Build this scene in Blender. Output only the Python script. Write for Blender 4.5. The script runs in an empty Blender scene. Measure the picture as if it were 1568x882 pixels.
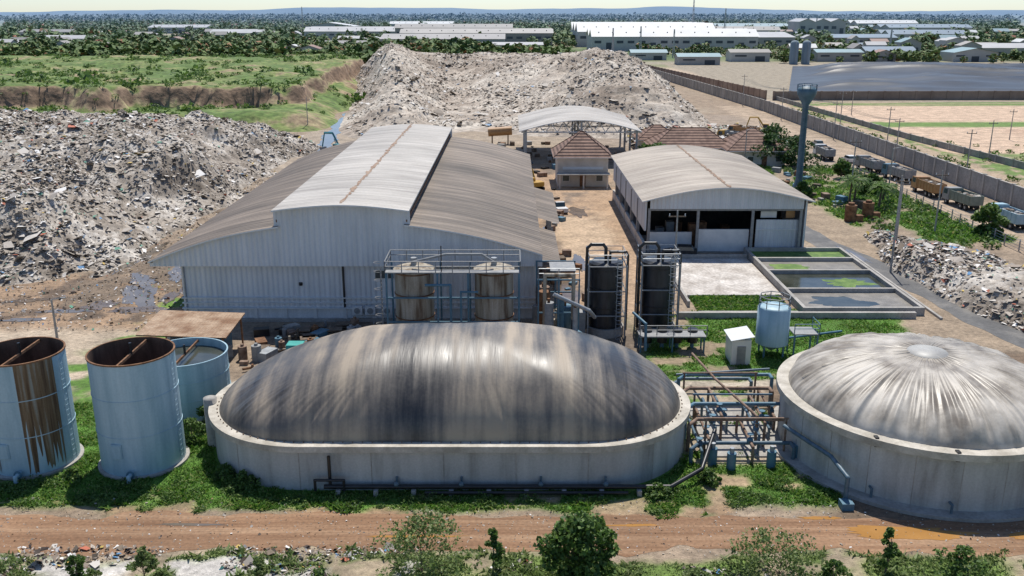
import bpy, math, random
import numpy as np
from mathutils import Vector, Matrix
random.seed(7); rng=np.random.default_rng(11)
S=bpy.context.scene
# ------------------------------------------------------------------ noise
def vnoise(x,y,seed=0):
    x=np.asarray(x,float);y=np.asarray(y,float)
    xi=np.floor(x).astype(np.int64);yi=np.floor(y).astype(np.int64)
    xf=x-xi;yf=y-yi
    xf=xf*xf*(3-2*xf);yf=yf*yf*(3-2*yf)
    def h(i,j):
        n=(i*374761393+j*668265263+seed*144269504)&0xffffffff
        n=((n^(n>>13))*1274126177)&0xffffffff
        n=((n^(n>>15))*22695477)&0xffffffff
        return ((n^(n>>16))&0xffff)/65535.0
    a=h(xi,yi);b=h(xi+1,yi);c=h(xi,yi+1);d=h(xi+1,yi+1)
    return (a*(1-xf)+b*xf)*(1-yf)+(c*(1-xf)+d*xf)*yf
def fbm(x,y,o=4,seed=0):
    s=0;a=.5;t=0
    x=np.asarray(x,float);y=np.asarray(y,float)
    for i in range(o):
        s=s+a*vnoise(x,y,seed+i*17);t+=a;a*=.5;x=x*2.03+3.1;y=y*2.03+1.7
    return s/t
def sm(t):
    t=np.clip(t,0,1);return t*t*(3-2*t)
# ------------------------------------------------------------------ materials
def mat(name,c1,c2=None,c3=None,sc=1.0,rough=.8,metal=0,bump=0,bsc=None,st=(1,1,1),lo=.35,hi=.65,ribs=None,ribd=.03,coat=0,fine=0,det=6,big=0):
    m=bpy.data.materials.new(name);m.use_nodes=True
    nt=m.node_tree;N=nt.nodes;L=nt.links
    p=N['Principled BSDF'];p.inputs['Roughness'].default_value=rough;p.inputs['Metallic'].default_value=metal
    if coat: p.inputs['Coat Weight'].default_value=coat;p.inputs['Coat Roughness'].default_value=.25
    tc=N.new('ShaderNodeTexCoord');mp=N.new('ShaderNodeMapping');mp.inputs['Scale'].default_value=st
    L.new(tc.outputs['Object'],mp.inputs[0])
    if c2 is None: c2=tuple(x*.8 for x in c1)
    nz=N.new('ShaderNodeTexNoise');nz.inputs['Scale'].default_value=sc;nz.inputs['Detail'].default_value=det;nz.inputs['Roughness'].default_value=.6
    L.new(mp.outputs[0],nz.inputs['Vector'])
    r=N.new('ShaderNodeValToRGB');e=r.color_ramp.elements
    e[0].position=lo;e[0].color=(*c1,1);e[1].position=hi;e[1].color=(*c2,1)
    if c3 is not None:
        q=e.new((lo+hi)/2);q.color=(*c3,1)
    L.new(nz.outputs[0],r.inputs[0]);col=r.outputs[0]
    for amp,s_ in ((fine,sc*9),(big,.07)):
        if not amp: continue
        n3=N.new('ShaderNodeTexNoise');n3.inputs['Scale'].default_value=s_;n3.inputs['Detail'].default_value=5
        L.new(tc.outputs['Object'],n3.inputs['Vector'])
        mr=N.new('ShaderNodeMapRange');mr.inputs[1].default_value=.3;mr.inputs[2].default_value=.7;mr.inputs[3].default_value=1-amp;mr.inputs[4].default_value=1+amp
        L.new(n3.outputs[0],mr.inputs[0])
        mx=N.new('ShaderNodeVectorMath');mx.operation='SCALE';L.new(col,mx.inputs[0]);L.new(mr.outputs[0],mx.inputs['Scale']);col=mx.outputs[0]
    L.new(col,p.inputs['Base Color'])
    nrm=None
    if ribs:
        ax,per=ribs
        sx=N.new('ShaderNodeSeparateXYZ');L.new(tc.outputs['Object'],sx.inputs[0])
        mu=N.new('ShaderNodeMath');mu.operation='MULTIPLY';mu.inputs[1].default_value=2*math.pi/per;L.new(sx.outputs[ax],mu.inputs[0])
        si=N.new('ShaderNodeMath');si.operation='SINE';L.new(mu.outputs[0],si.inputs[0])
        b=N.new('ShaderNodeBump');b.inputs['Strength'].default_value=.8;b.inputs['Distance'].default_value=ribd;L.new(si.outputs[0],b.inputs['Height']);nrm=b
    if bump:
        n2=N.new('ShaderNodeTexNoise');n2.inputs['Scale'].default_value=bsc or sc*5;n2.inputs['Detail'].default_value=8
        L.new(mp.outputs[0],n2.inputs['Vector'])
        b=N.new('ShaderNodeBump');b.inputs['Strength'].default_value=.8;b.inputs['Distance'].default_value=bump;L.new(n2.outputs[0],b.inputs['Height'])
        if nrm: L.new(nrm.outputs[0],b.inputs['Normal'])
        nrm=b
    if nrm: L.new(nrm.outputs[0],p.inputs['Normal'])
    return m
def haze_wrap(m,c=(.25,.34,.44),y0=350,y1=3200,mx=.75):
    """paints aerial haze into the base colour, stronger with world Y"""
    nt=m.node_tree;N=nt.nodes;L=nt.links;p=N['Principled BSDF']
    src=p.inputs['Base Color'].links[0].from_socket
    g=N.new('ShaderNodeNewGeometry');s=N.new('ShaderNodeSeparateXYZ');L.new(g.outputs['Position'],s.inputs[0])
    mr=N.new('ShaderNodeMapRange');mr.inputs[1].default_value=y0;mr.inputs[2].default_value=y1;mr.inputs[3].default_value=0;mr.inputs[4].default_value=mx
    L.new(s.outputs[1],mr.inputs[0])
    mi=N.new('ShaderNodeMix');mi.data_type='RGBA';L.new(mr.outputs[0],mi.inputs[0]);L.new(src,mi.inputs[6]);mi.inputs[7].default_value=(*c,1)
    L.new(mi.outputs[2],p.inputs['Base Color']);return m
def island_mat(name,cols,rough=.7,transl=0,const=True):
    m=bpy.data.materials.new(name);m.use_nodes=True
    nt=m.node_tree;N=nt.nodes;L=nt.links;p=N['Principled BSDF'];p.inputs['Roughness'].default_value=rough
    g=N.new('ShaderNodeNewGeometry');r=N.new('ShaderNodeValToRGB');r.color_ramp.interpolation='CONSTANT' if const else 'LINEAR'
    e=r.color_ramp.elements;e[0].position=0;e[0].color=(*cols[0][1],1);e[1].position=cols[1][0];e[1].color=(*cols[1][1],1)
    for q,c in cols[2:]:
        k=e.new(q);k.color=(*c,1)
    L.new(g.outputs['Random Per Island'],r.inputs[0]);L.new(r.outputs[0],p.inputs['Base Color'])
    if transl:
        t=N.new('ShaderNodeBsdfTranslucent');L.new(r.outputs[0],t.inputs[0])
        ms=N.new('ShaderNodeMixShader');ms.inputs[0].default_value=transl
        L.new(p.outputs[0],ms.inputs[1]);L.new(t.outputs[0],ms.inputs[2]);L.new(ms.outputs[0],N['Material Output'].inputs[0])
    return m
M={}
M['wall']=mat('corrugated_wall',(.54,.56,.575),(.66,.675,.69),sc=.8,st=(1.2,1.2,.12),rough=.55,ribs=(0,.55),ribd=.05,fine=.04,big=.08)
M['wall_low']=mat('painted_wall',(.56,.59,.61),(.74,.76,.77),sc=.8,st=(1.5,1,.2),rough=.7,fine=.08)
M['wallside']=mat('corrugated_side_wall',(.46,.48,.50),(.58,.60,.62),sc=.8,st=(1.6,1.6,.12),rough=.55,ribs=(1,.55),ribd=.05)
M['roofd']=mat('dusty_roof',(.085,.067,.053),(.225,.18,.142),(.15,.12,.094),sc=.35,st=(.22,2.6,.22),rough=.7,ribs=(1,.9),ribd=.07,fine=.10,big=.35)
M['roofl']=mat('light_roof',(.28,.255,.23),(.47,.44,.40),(.385,.357,.32),sc=.35,st=(.2,2.4,.2),rough=.6,ribs=(1,.9),ribd=.07,fine=.08,big=.24)
M['roof2']=mat('tan_roof',(.25,.21,.17),(.42,.365,.30),sc=.35,st=(.25,2.2,.25),rough=.65,ribs=(1,.9),ribd=.07,fine=.08,big=.26)
M['rust']=mat('rust',(.10,.045,.02),(.27,.14,.07),sc=1.5,rough=.9,bump=.01,fine=.2)
M['ridge']=mat('rust_stain_ridge',(.21,.12,.07),(.35,.255,.185),sc=.8,rough=.8,fine=.2)
M['trim']=mat('white_trim',(.60,.62,.62),(.7,.71,.71),sc=1,rough=.5)
M['blackpipe']=mat('black_plastic',(.012,.013,.015),(.03,.03,.032),sc=1,rough=.35)
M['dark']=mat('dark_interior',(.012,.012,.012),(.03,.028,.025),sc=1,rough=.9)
M['glass']=mat('window_glass',(.03,.05,.06),(.05,.08,.09),sc=1,rough=.15)
M['conc']=mat('tank_concrete',(.27,.265,.245),(.52,.515,.49),(.43,.43,.41),sc=.8,st=(1,1,.16),rough=.85,bump=.01,fine=.08,big=.2,lo=.28,hi=.72)
M['rim']=mat('rim_concrete',(.34,.31,.255),(.56,.52,.45),sc=.8,rough=.8,fine=.1)
M['concrete']=mat('concrete',(.28,.265,.24),(.42,.40,.37),sc=.5,rough=.9,bump=.01,fine=.15)
M['paleconc']=mat('pale_gravel',(.36,.32,.28),(.64,.60,.55),sc=.35,rough=.95,bump=.05,bsc=6,fine=.25)
M['bluepaint']=mat('pale_blue_paint',(.24,.38,.45),(.42,.56,.62),(.33,.48,.55),sc=.8,st=(1.5,1.5,.16),rough=.5,fine=.05,lo=.3,hi=.7)
M['blueframe']=mat('blue_steel',(.05,.14,.20),(.10,.20,.27),sc=1,rough=.5)
M['teal']=mat('teal_paint',(.03,.16,.18),(.05,.22,.25),sc=1,rough=.5)
M['wtower']=mat('tower_paint',(.05,.11,.15),(.09,.16,.21),sc=1,rough=.5)
M['steel']=mat('grey_steel',(.26,.28,.30),(.38,.40,.41),sc=2,rough=.5,metal=.3)
M['tanrust']=mat('weathered_tank',(.13,.085,.05),(.42,.38,.31),(.31,.27,.205),sc=.9,st=(2,2,.2),rough=.65,bump=.01,fine=.10)
M['blacktank']=mat('black_tank',(.010,.012,.015),(.035,.04,.048),sc=.8,st=(2,2,.4),rough=.35,bump=.006)
M['pipegrey']=mat('pipe_blue_grey',(.05,.10,.145),(.12,.18,.22),sc=2,rough=.45)
M['piperust']=mat('pipe_rusty',(.14,.08,.05),(.28,.20,.15),sc=2,rough=.8)
M['tile']=mat('brown_roof_tile',(.13,.075,.055),(.25,.155,.115),sc=.8,rough=.85,ribs=(2,.5),ribd=.08,fine=.15)
M['plaster']=mat('cream_plaster',(.48,.44,.38),(.60,.56,.50),sc=.6,rough=.9)
M['asphalt']=mat('asphalt',(.07,.07,.07),(.17,.16,.145),(.10,.098,.095),sc=.25,rough=.7,bump=.01,bsc=5,fine=.2)
M['road']=mat('dirt_road_soil',(.16,.082,.042),(.36,.235,.145),(.25,.145,.082),sc=.5,st=(.10,2.2,1),rough=.95,bump=.10,bsc=2.2,fine=.20,big=.2,lo=.3,hi=.7)
M['puddle']=mat('muddy_water',(.36,.18,.05),(.42,.22,.07),sc=.5,rough=.12)
M['wet']=mat('wet_mud',(.11,.078,.052),(.18,.135,.092),sc=.6,rough=.26,lo=.4,hi=.6,bump=.02)
M['channel']=mat('channel_water',(.12,.10,.08),(.19,.16,.125),sc=.3,rough=.07)
M['darkwater']=mat('pond_water',(.035,.04,.03),(.07,.075,.06),sc=.5,rough=.12)
M['sludge']=mat('grey_sludge',(.14,.13,.115),(.24,.22,.19),sc=.6,rough=.5,bump=.04,fine=.15)
M['pondgreen']=mat('algae',(.05,.12,.02),(.15,.24,.05),sc=.8,rough=.8,bump=.08,bsc=4,fine=.25)
M['black']=mat('rubber',(.015,.015,.015),(.03,.03,.03),sc=2,rough=.8)
M['yellow']=mat('machine_yellow',(.42,.24,.03),(.5,.3,.05),sc=2,rough=.5)
M['orange']=mat('orange_paint',(.36,.18,.07),(.44,.25,.10),sc=2,rough=.5)
M['white']=mat('white_paint',(.62,.63,.63),(.72,.72,.71),sc=1,rough=.4)
M['greyp']=mat('grey_paint',(.20,.21,.22),(.30,.30,.29),sc=2,rough=.6)
M['bark']=mat('bark',(.10,.07,.05),(.18,.14,.10),sc=3,rough=.95,bump=.02)
M['leaf']=island_mat('leaves',[(0,(.035,.075,.016)),(.35,(.075,.15,.028)),(.7,(.13,.22,.045)),(1,(.20,.29,.07))],rough=.6,transl=.35,const=False)
M['leafd']=island_mat('dark_leaves',[(0,(.018,.045,.012)),(.4,(.04,.09,.02)),(.8,(.07,.14,.03)),(1,(.12,.19,.045))],rough=.6,transl=.25,const=False)
M['leafy']=island_mat('yellow_green_leaves',[(0,(.08,.12,.03)),(.4,(.15,.22,.06)),(.8,(.23,.31,.10)),(1,(.34,.36,.17))],rough=.6,transl=.4,const=False)
M['grass']=island_mat('grass_blades',[(0,(.055,.14,.016)),(.4,(.09,.21,.024)),(.75,(.15,.28,.04)),(.92,(.26,.33,.08)),(1,(.33,.32,.12))],rough=.7,transl=.45,const=False)
M['litter']=island_mat('litter',[(0,(.10,.08,.062)),(.10,(.20,.165,.13)),(.26,(.31,.27,.22)),(.48,(.42,.375,.325)),(.68,(.54,.50,.45)),(.84,(.74,.72,.69)),(.93,(.12,.27,.46)),(.944,(.45,.14,.08)),(.955,(.12,.30,.22)),(.965,(.55,.40,.12)),(.974,(.06,.05,.045))],rough=.75)
M['litter2']=island_mat('landfill_litter',[(0,(.18,.145,.115)),(.14,(.29,.25,.205)),(.40,(.39,.345,.29)),(.68,(.49,.445,.385)),(.88,(.70,.67,.63)),(.975,(.2,.3,.42)),(.985,(.38,.2,.14))],rough=.8)
# ------------------------------------------------------------------ mesh building
def link(ob,parent=None):
    S.collection.objects.link(ob)
    if parent: ob.parent=parent
    return ob
class MB:
    def __init__(s): s.v=[];s.f=[];s.m=[];s.sf=[];s.mats=[]
    def add(s,vs,fs,mt,smooth=False):
        if mt not in s.mats: s.mats.append(mt)
        k=s.mats.index(mt);o=len(s.v)
        s.v+= [tuple(p) for p in vs]
        for f in fs:
            s.f.append(tuple(i+o for i in f));s.m.append(k);s.sf.append(smooth)
    def box(s,x,y,z,sx,sy,sz,mt,rot=0):
        c,q=math.cos(rot),math.sin(rot);vs=[]
        for dz in (0,sz):
            for a,b in ((-1,-1),(1,-1),(1,1),(-1,1)):
                px,py=a*sx/2,b*sy/2
                vs.append((x+px*c-py*q,y+px*q+py*c,z+dz))
        s.add(vs,[(3,2,1,0),(4,5,6,7),(0,1,5,4),(1,2,6,5),(2,3,7,6),(3,0,4,7)],mt)
    def beam(s,p0,p1,w,mt):
        s.cyl(p0,p1,w*.7,mt,n=4)
    def cyl(s,p0,p1,r,mt,r1=None,n=12,cap=True):
        r1=r if r1 is None else r1
        p0=Vector(p0);p1=Vector(p1);d=(p1-p0)
        if d.length<1e-6:return
        d.normalize();u=d.orthogonal().normalized()
        if abs(d.z)>.99: u=Vector((1,0,0))
        w=d.cross(u)
        ring=lambda c,rr:[c+(u*math.cos(2*math.pi*(i+.5)/n)+w*math.sin(2*math.pi*(i+.5)/n))*rr for i in range(n)]
        A=ring(p0,r);B=ring(p1,r1)
        s.add(A+B,[(i,(i+1)%n,n+(i+1)%n,n+i) for i in range(n)],mt,n>5)
        if cap:
            s.add(A,[tuple(range(n))[::-1]],mt);s.add(B,[tuple(range(n))],mt)
    def tube(s,pts,r,mt,n=8):
        for a,b in zip(pts[:-1],pts[1:]): s.cyl(a,b,r,mt,n=n)
        for p in pts[1:-1]: s.ball(p,r*1.05,mt)
    def ball(s,p,r,mt,n=8,m=5,sq=(1,1,1)):
        vs=[];fs=[]
        for j in range(m+1):
            th=math.pi*j/m
            for i in range(n):
                a=2*math.pi*i/n;vs.append((p[0]+r*sq[0]*math.sin(th)*math.cos(a),p[1]+r*sq[1]*math.sin(th)*math.sin(a),p[2]+r*sq[2]*math.cos(th)))
        for j in range(m):
            for i in range(n): fs.append((j*n+i,(j+1)*n+i,(j+1)*n+(i+1)%n,j*n+(i+1)%n))
        s.add(vs,fs,mt,True)
    def rev(s,cx,cy,prof,mt,n=48,smooth=True):
        vs=[];
        for r,z in prof:
            for i in range(n):
                a=2*math.pi*i/n;vs.append((cx+r*math.cos(a),cy+r*math.sin(a),z))
        fs=[]
        for j in range(len(prof)-1):
            for i in range(n): fs.append((j*n+i,j*n+(i+1)%n,(j+1)*n+(i+1)%n,(j+1)*n+i))
        s.add(vs,fs,mt,smooth)
    def seg(s,cx,cy,profs,mt,n=48):
        for a,b in zip(profs[:-1],profs[1:]): s.rev(cx,cy,[a,b],mt,n)
    def rail(s,pts,h,mt,sp=1.5,r=.035):
        for a,b in zip(pts[:-1],pts[1:]):
            a=Vector(a);b=Vector(b);L=(b-a).length;k=max(1,int(L/sp))
            for i in range(k+1):
                q=a.lerp(b,i/k);s.cyl(q,q+Vector((0,0,h)),r,mt,n=5,cap=False)
            for z in (h,h*.55): s.cyl(a+Vector((0,0,z)),b+Vector((0,0,z)),r,mt,n=5,cap=False)
    def ladder(s,x,y,z0,z1,mt,dx=1,dy=0,cage=True,w=.5):
        px,py=dy,-dx
        for k in (-1,1): s.cyl((x+px*w/2*k,y+py*w/2*k,z0),(x+px*w/2*k,y+py*w/2*k,z1),.04,mt,n=5)
        z=z0
        while z<z1:
            s.cyl((x-px*w/2,y-py*w/2,z),(x+px*w/2,y+py*w/2,z),.03,mt,n=4);z+=.4
        if cage:
            z=z0+2.2
            while z<z1+1:
                ring=[(x+dx*.7*math.sin(a)+px*.4*math.cos(a),y+dy*.7*math.sin(a)+py*.4*math.cos(a),z) for a in np.linspace(0,math.pi,6)]
                for a,b in zip(ring[:-1],ring[1:]): s.cyl(a,b,.03,mt,n=4,cap=False)
                z+=.9
    def obj(s,name,parent=None,loc=None,rot=0,recentre=True):
        me=bpy.data.meshes.new(name);o=(0,0,0)
        if loc is None and recentre and parent is None:
            a=np.array(s.v);o=((a[:,0].min()+a[:,0].max())/2,(a[:,1].min()+a[:,1].max())/2,max(0,a[:,2].min()))
            s.v=[(x-o[0],y-o[1],z-o[2]) for x,y,z in s.v];loc=o
        me.from_pydata(s.v,[],s.f)
        for m in s.mats: me.materials.append(m)
        me.polygons.foreach_set('material_index',s.m);me.polygons.foreach_set('use_smooth',s.sf);me.update()
        ob=bpy.data.objects.new(name,me)
        if loc: ob.location=loc
        ob.rotation_euler=(0,0,rot)
        return link(ob,parent)
def empty(name,loc=(0,0,0)):
    e=bpy.data.objects.new(name,None);e.location=loc;e.empty_display_size=1;return link(e)
def npmesh(name,V,F,mt,parent=None,smooth=False,loc=None):
    me=bpy.data.meshes.new(name);k=F.shape[1]
    me.vertices.add(len(V));me.vertices.foreach_set('co',np.ascontiguousarray(V,dtype=np.float32).ravel())
    me.loops.add(F.size);me.loops.foreach_set('vertex_index',F.astype(np.int32).ravel())
    me.polygons.add(len(F));me.polygons.foreach_set('loop_start',np.arange(0,F.size,k,dtype=np.int32))
    me.polygons.foreach_set('use_smooth',np.full(len(F),smooth))
    me.materials.append(mt);me.update(calc_edges=True);me.validate()
    ob=bpy.data.objects.new(name,me)
    if loc is not None: ob.location=loc
    return link(ob,parent)
def grid(xs,ys,Z):
    X,Y=np.meshgrid(xs,ys);V=np.stack([X.ravel(),Y.ravel(),Z.ravel()],1)
    nx,ny=len(xs),len(ys);i=np.arange(nx-1)[None,:]+np.arange(ny-1)[:,None]*nx
    F=np.stack([i,i+1,i+nx+1,i+nx],-1).reshape(-1,4);return V,F
def quads(C,size,flat=0.0,aspect=.7,jit=.25):
    """random small quads centred at C (n,3), size (n,)"""
    n=len(C);N=rng.normal(size=(n,3));N[:,2]=np.abs(N[:,2])+flat;N/=np.linalg.norm(N,axis=1)[:,None]
    T=rng.normal(size=(n,3));U=np.cross(N,T);U/=np.linalg.norm(U,axis=1)[:,None]+1e-9;W=np.cross(N,U)
    s=np.asarray(size)[:,None]
    P=[]
    for a,b in ((-1,-1),(1,-1),(1,1),(-1,1)):
        ja=1+rng.uniform(-jit,jit,(n,1))*2;P.append(C+U*s*.5*a*ja+W*s*.5*aspect*b*ja+N*s*rng.uniform(-.12,.12,(n,1)))
    V=np.stack(P,1).reshape(-1,3);F=np.arange(n*4).reshape(n,4);return V,F
def blob(name,cx,cy,rx,ry,z,mt,seed=0,n=72,parent=None,rot=0):
    vs=[]
    for i in range(n):
        a=2*math.pi*i/n;q=.35+1.2*float(fbm(np.array([3+2.4*math.cos(a)+seed*7]),np.array([3+2.4*math.sin(a)]),4,seed)[0])
        px,py=rx*q*math.cos(a),ry*q*math.sin(a)
        vs.append((cx+px*math.cos(rot)-py*math.sin(rot),cy+px*math.sin(rot)+py*math.cos(rot),z))
    b=MB();b.add(vs,[tuple(range(n))],mt);return b.obj(name,parent)
# ------------------------------------------------------------------ ground
def stripmask(X,Y,x0,x1,y0,y1,s=1.0):
    return sm((X-x0)/s+.5)*sm((x1-X)/s+.5)*sm((Y-y0)/s+.5)*sm((y1-Y)/s+.5)
def ground_fields(X,Y):
    n1=fbm(X*.12,Y*.12,4,1)-.5;n2=fbm(X*.5,Y*.5,4,5)-.5;n3=fbm(X*.03,Y*.03,4,9)
    Xp=X+n1*7+n2*2;Yp=Y+n1*4+n2*2
    C=np.ones(X.shape+(3,))*np.array([.27,.205,.145]);G=np.zeros(X.shape)
    def lay(m,c,g=None):
        nonlocal C,G
        C=C*(1-m[...,None])+np.array(c)*m[...,None]
        if g is not None: G=G*(1-m)+g*m
    R=lambda *a,**k: stripmask(Xp,Yp,*a,**k)
    lay(sm((n3-.4)*4),(.33,.265,.195))
    lay(R(-60,-36,74,96,s=3),(.42,.34,.25));lay(R(-90,-35,90,112,s=3),(.30,.205,.13))
    lay(R(-70,-35,92,112,s=2)*sm((n1+n2+.06)*6),(.14,.10,.07));lay(R(-52,-38,100,190,s=2)*sm((n1+n2+.08)*6),(.18,.135,.095))
    lay(R(-58,-36,190,262,s=3),(.33,.27,.205))
    lay(R(-42,-33,66,92,s=3)*sm((n2+.05)*6),(.10,.2,.03),1);lay(R(-42,-36,97,101,s=1.5),(.12,.22,.035),1)
    gr=(.085,.19,.024)
    lay(R(-90,23.5,54.0,70,s=1.2),gr,1)
    lay(R(-60,-24,58,68,s=1)*sm((n1+.12)*7)*.8,(.16,.12,.085),0)
    lay(R(-90,22,54.0,57.5,s=1)*sm((n2+n1-.10)*9)*.9,(.27,.20,.125),0)
    lay(R(8,22,54.5,59,s=1)*sm((n2-.02)*9),(.34,.25,.155),0)
    lay(R(-90,22,53.5,55.2,s=1)*sm((n2+.02)*6),(.30,.20,.12),0)
    lay(R(21,60,49,90,s=1.5),(.17,.12,.08),0)
    lay(R(13,22,60,76,s=1.5),(.36,.29,.21),0)
    lay(R(13,22,62,78,s=1.5)*sm((n2)*9),gr,1)
    lay(R(-24,14,73,93,s=2),(.15,.115,.085),0)
    lay(R(14,42,77,97,s=1.5),gr,1)
    lay(R(14,42,77,97,s=1.5)*sm((n1+n2-.14)*8),(.26,.20,.13),0)
    lay(R(15,34,75.5,77.2,s=.6),(.42,.36,.28),0)
    lay(R(3,20,96,200,s=2),(.38,.26,.165),0);lay(R(4,14,90,200,s=2)*sm((n2+n1+.0)*6),(.20,.15,.11),0);lay(R(8,16,110,150,s=2)*sm((n1+.1)*6),(.46,.34,.23),0)
    lay(R(-90,90,30,49.4,s=1.2),(.30,.24,.165),0)
    lay(R(-90,90,30,49.2,s=1)*sm((n2+.08)*8),(.14,.20,.05),1)
    lay(R(-6,90,30,49.0,s=1)*sm((n1+.10)*8),(.13,.20,.045),1)
    lay(R(-90,-6,30,49.0,s=1)*sm((n1+n2*1.2+.04)*8),(.52,.49,.45),0)
    lay(R(42,72,118,200,s=3)*sm((n1+.12)*6),(.13,.23,.045),1)
    lay(R(42,54,84,215,s=2),(.30,.23,.16),0)
    lay(R(60,73,128,150,s=2),(.11,.22,.04),1)
    lay(R(72,84,90,330,s=1.5),(.37,.285,.205),0)
    lay(R(20,72,195,300,s=6),(.29,.23,.175),0)
    lay(R(50,66,175,260,s=4)*sm((n1+.1)*6),(.09,.16,.04),1)
    lay(sm((X-88)/3)*(Y<345),(.13,.20,.05));lay(sm((X-88)/3)*sm((n2+.0)*8)*(Y<345),(.36,.28,.19))
    lay(sm((Xp-88)/2)*sm((101-Xp)/2),(.38,.29,.20))
    lay(stripmask(Xp,Yp,103,400,215,330,s=4),(.52,.38,.27));lay(stripmask(Xp,Yp,103,400,268,280,s=4),(.13,.21,.05));lay(stripmask(Xp,Yp,150,400,225,262,s=4),(.33,.20,.135))
    lay(stripmask(Xp,Yp,84,99,330,700,s=4),(.46,.36,.26))
    lay(sm((Yp-560)/30),(.13,.17,.06))
    lay(sm((Yp-540)/30)*sm((n3-.50)*8),(.32,.28,.21));lay(sm((Yp-600)/30)*sm((.46-n3)*9),(.08,.125,.045))
    lay(sm((Yp-340)/10)*sm((Xp-95)/5)*sm((640-Yp)/20),(.30,.255,.19))
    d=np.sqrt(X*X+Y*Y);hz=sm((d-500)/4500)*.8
    C=C*(1-hz[...,None])+np.array([.16,.24,.33])*hz[...,None]  # bluish distance haze blended into the ground's vertex colour
    return C,G
xs=np.concatenate([-np.geomspace(9000,115,30)[:-1],np.arange(-115,115,.7),np.geomspace(115,9000,30)])
ys=np.concatenate([np.linspace(-400,38,12)[:-1],np.arange(38,130,.45),np.arange(130,360,1.4),np.geomspace(361,12000,60)])
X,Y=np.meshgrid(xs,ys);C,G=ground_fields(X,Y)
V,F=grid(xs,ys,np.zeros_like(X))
gm=bpy.data.materials.new('ground');gm.use_nodes=True;nt=gm.node_tree;N=nt.nodes;L=nt.links;p=N['Principled BSDF'];p.inputs['Roughness'].default_value=.95
at=N.new('ShaderNodeAttribute');at.attribute_name='Col';tc=N.new('ShaderNodeTexCoord')
prev=at.outputs['Color']
for scl,lo,hi in ((.35,.72,1.28),(2.2,.7,1.3),(9,.8,1.2)):
    n=N.new('ShaderNodeTexNoise');n.inputs['Scale'].default_value=scl;n.inputs['Detail'].default_value=6;L.new(tc.outputs['Object'],n.inputs['Vector'])
    mr=N.new('ShaderNodeMapRange');mr.inputs[1].default_value=.3;mr.inputs[2].default_value=.7;mr.inputs[3].default_value=lo;mr.inputs[4].default_value=hi;L.new(n.outputs[0],mr.inputs[0])
    vm=N.new('ShaderNodeVectorMath');vm.operation='SCALE';L.new(prev,vm.inputs[0]);L.new(mr.outputs[0],vm.inputs['Scale']);prev=vm.outputs[0]
L.new(prev,p.inputs['Base Color'])
b=N.new('ShaderNodeBump');b.inputs['Distance'].default_value=.12;b.inputs['Strength'].default_value=.8;L.new(n.outputs[0],b.inputs['Height']);L.new(b.outputs[0],p.inputs['Normal'])
g=npmesh('ground',V,F,gm)
ca=g.data.color_attributes.new('Col','FLOAT_COLOR','POINT')
ca.data.foreach_set('color',np.concatenate([C.reshape(-1,3),np.ones((C.size//3,1))],1).astype(np.float32).ravel())
def tufts(name,n,x0,x1,y0,y1,h0,h1,mt,thr=.5):
    px=rng.uniform(x0,x1,n);py=y0+(y1-y0)*rng.uniform(0,1,n)**1.1;_,gg=ground_fields(px,py);k=gg>thr
    for (xl,xr,cy,R) in ((-14.7,5.3,65.1,8.2),(31,31,63.9,10.8),(-27.4,-27.4,61.6,3.1),(-35.2,-35.2,61.6,3.1),(-27.9,-27.9,71,3.6)):
        dx=px-np.clip(px,xl,xr);k&=(dx*dx+(py-cy)**2)>R*R
    px=px[k];py=py[k];n=len(px)
    a=rng.uniform(0,2*np.pi,n);h=rng.uniform(h0,h1,n)*(.2+1.5*fbm(px*.6,py*.6,3,33)**1.5);w=h*.45
    ln=rng.normal(0,.9,(n,2))*h[:,None]
    P=np.stack([px,py,np.zeros(n)],1);D=np.stack([np.cos(a),np.sin(a),0*a],1)*w[:,None]
    T=P+np.concatenate([ln,h[:,None]],1)
    V=np.stack([P-D,P+D,T+D*.3,T-D*.2],1).reshape(-1,3)
    npmesh(name,V,np.arange(4*n).reshape(n,4),mt)
tufts('grass',150000,-42,24,53,72,.07,.26,M['grass'])
tufts('grass',55000,13,46,74,98,.08,.26,M['grass'])
tufts('grass',40000,-38,42,44,50,.08,.30,M['leafy'])
tufts('grass',40000,44,75,118,200,.2,.6,M['grass'])
# ------------------------------------------------------------------ sky, sun
az=math.atan2(.16,1.0);el=math.radians(64)
w=bpy.data.worlds.new('World');S.world=w;w.use_nodes=True;wn=w.node_tree
sk=wn.nodes.new('ShaderNodeTexSky');sk.sky_type='NISHITA';sk.sun_disc=False;sk.sun_elevation=el;sk.sun_rotation=az;sk.altitude=50;sk.air_density=.8;sk.dust_density=.3;sk.ozone_density=3.5
tint=wn.nodes.new('ShaderNodeVectorMath');tint.operation='MULTIPLY';tint.inputs[1].default_value=(.96,.98,1.0);wn.links.new(sk.outputs[0],tint.inputs[0])
bg=wn.nodes['Background'];bg.inputs[1].default_value=.135;wn.links.new(tint.outputs[0],bg.inputs[0])
sd=bpy.data.lights.new('sun','SUN');sd.energy=5.0;sd.angle=math.radians(.5);sd.color=(1,.95,.87);so=bpy.data.objects.new('sun',sd)
dv=Vector((math.sin(az)*math.cos(el),math.cos(az)*math.cos(el),math.sin(el)));so.rotation_euler=dv.to_track_quat('Z','Y').to_euler();so.location=(40,100,120);link(so)
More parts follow.
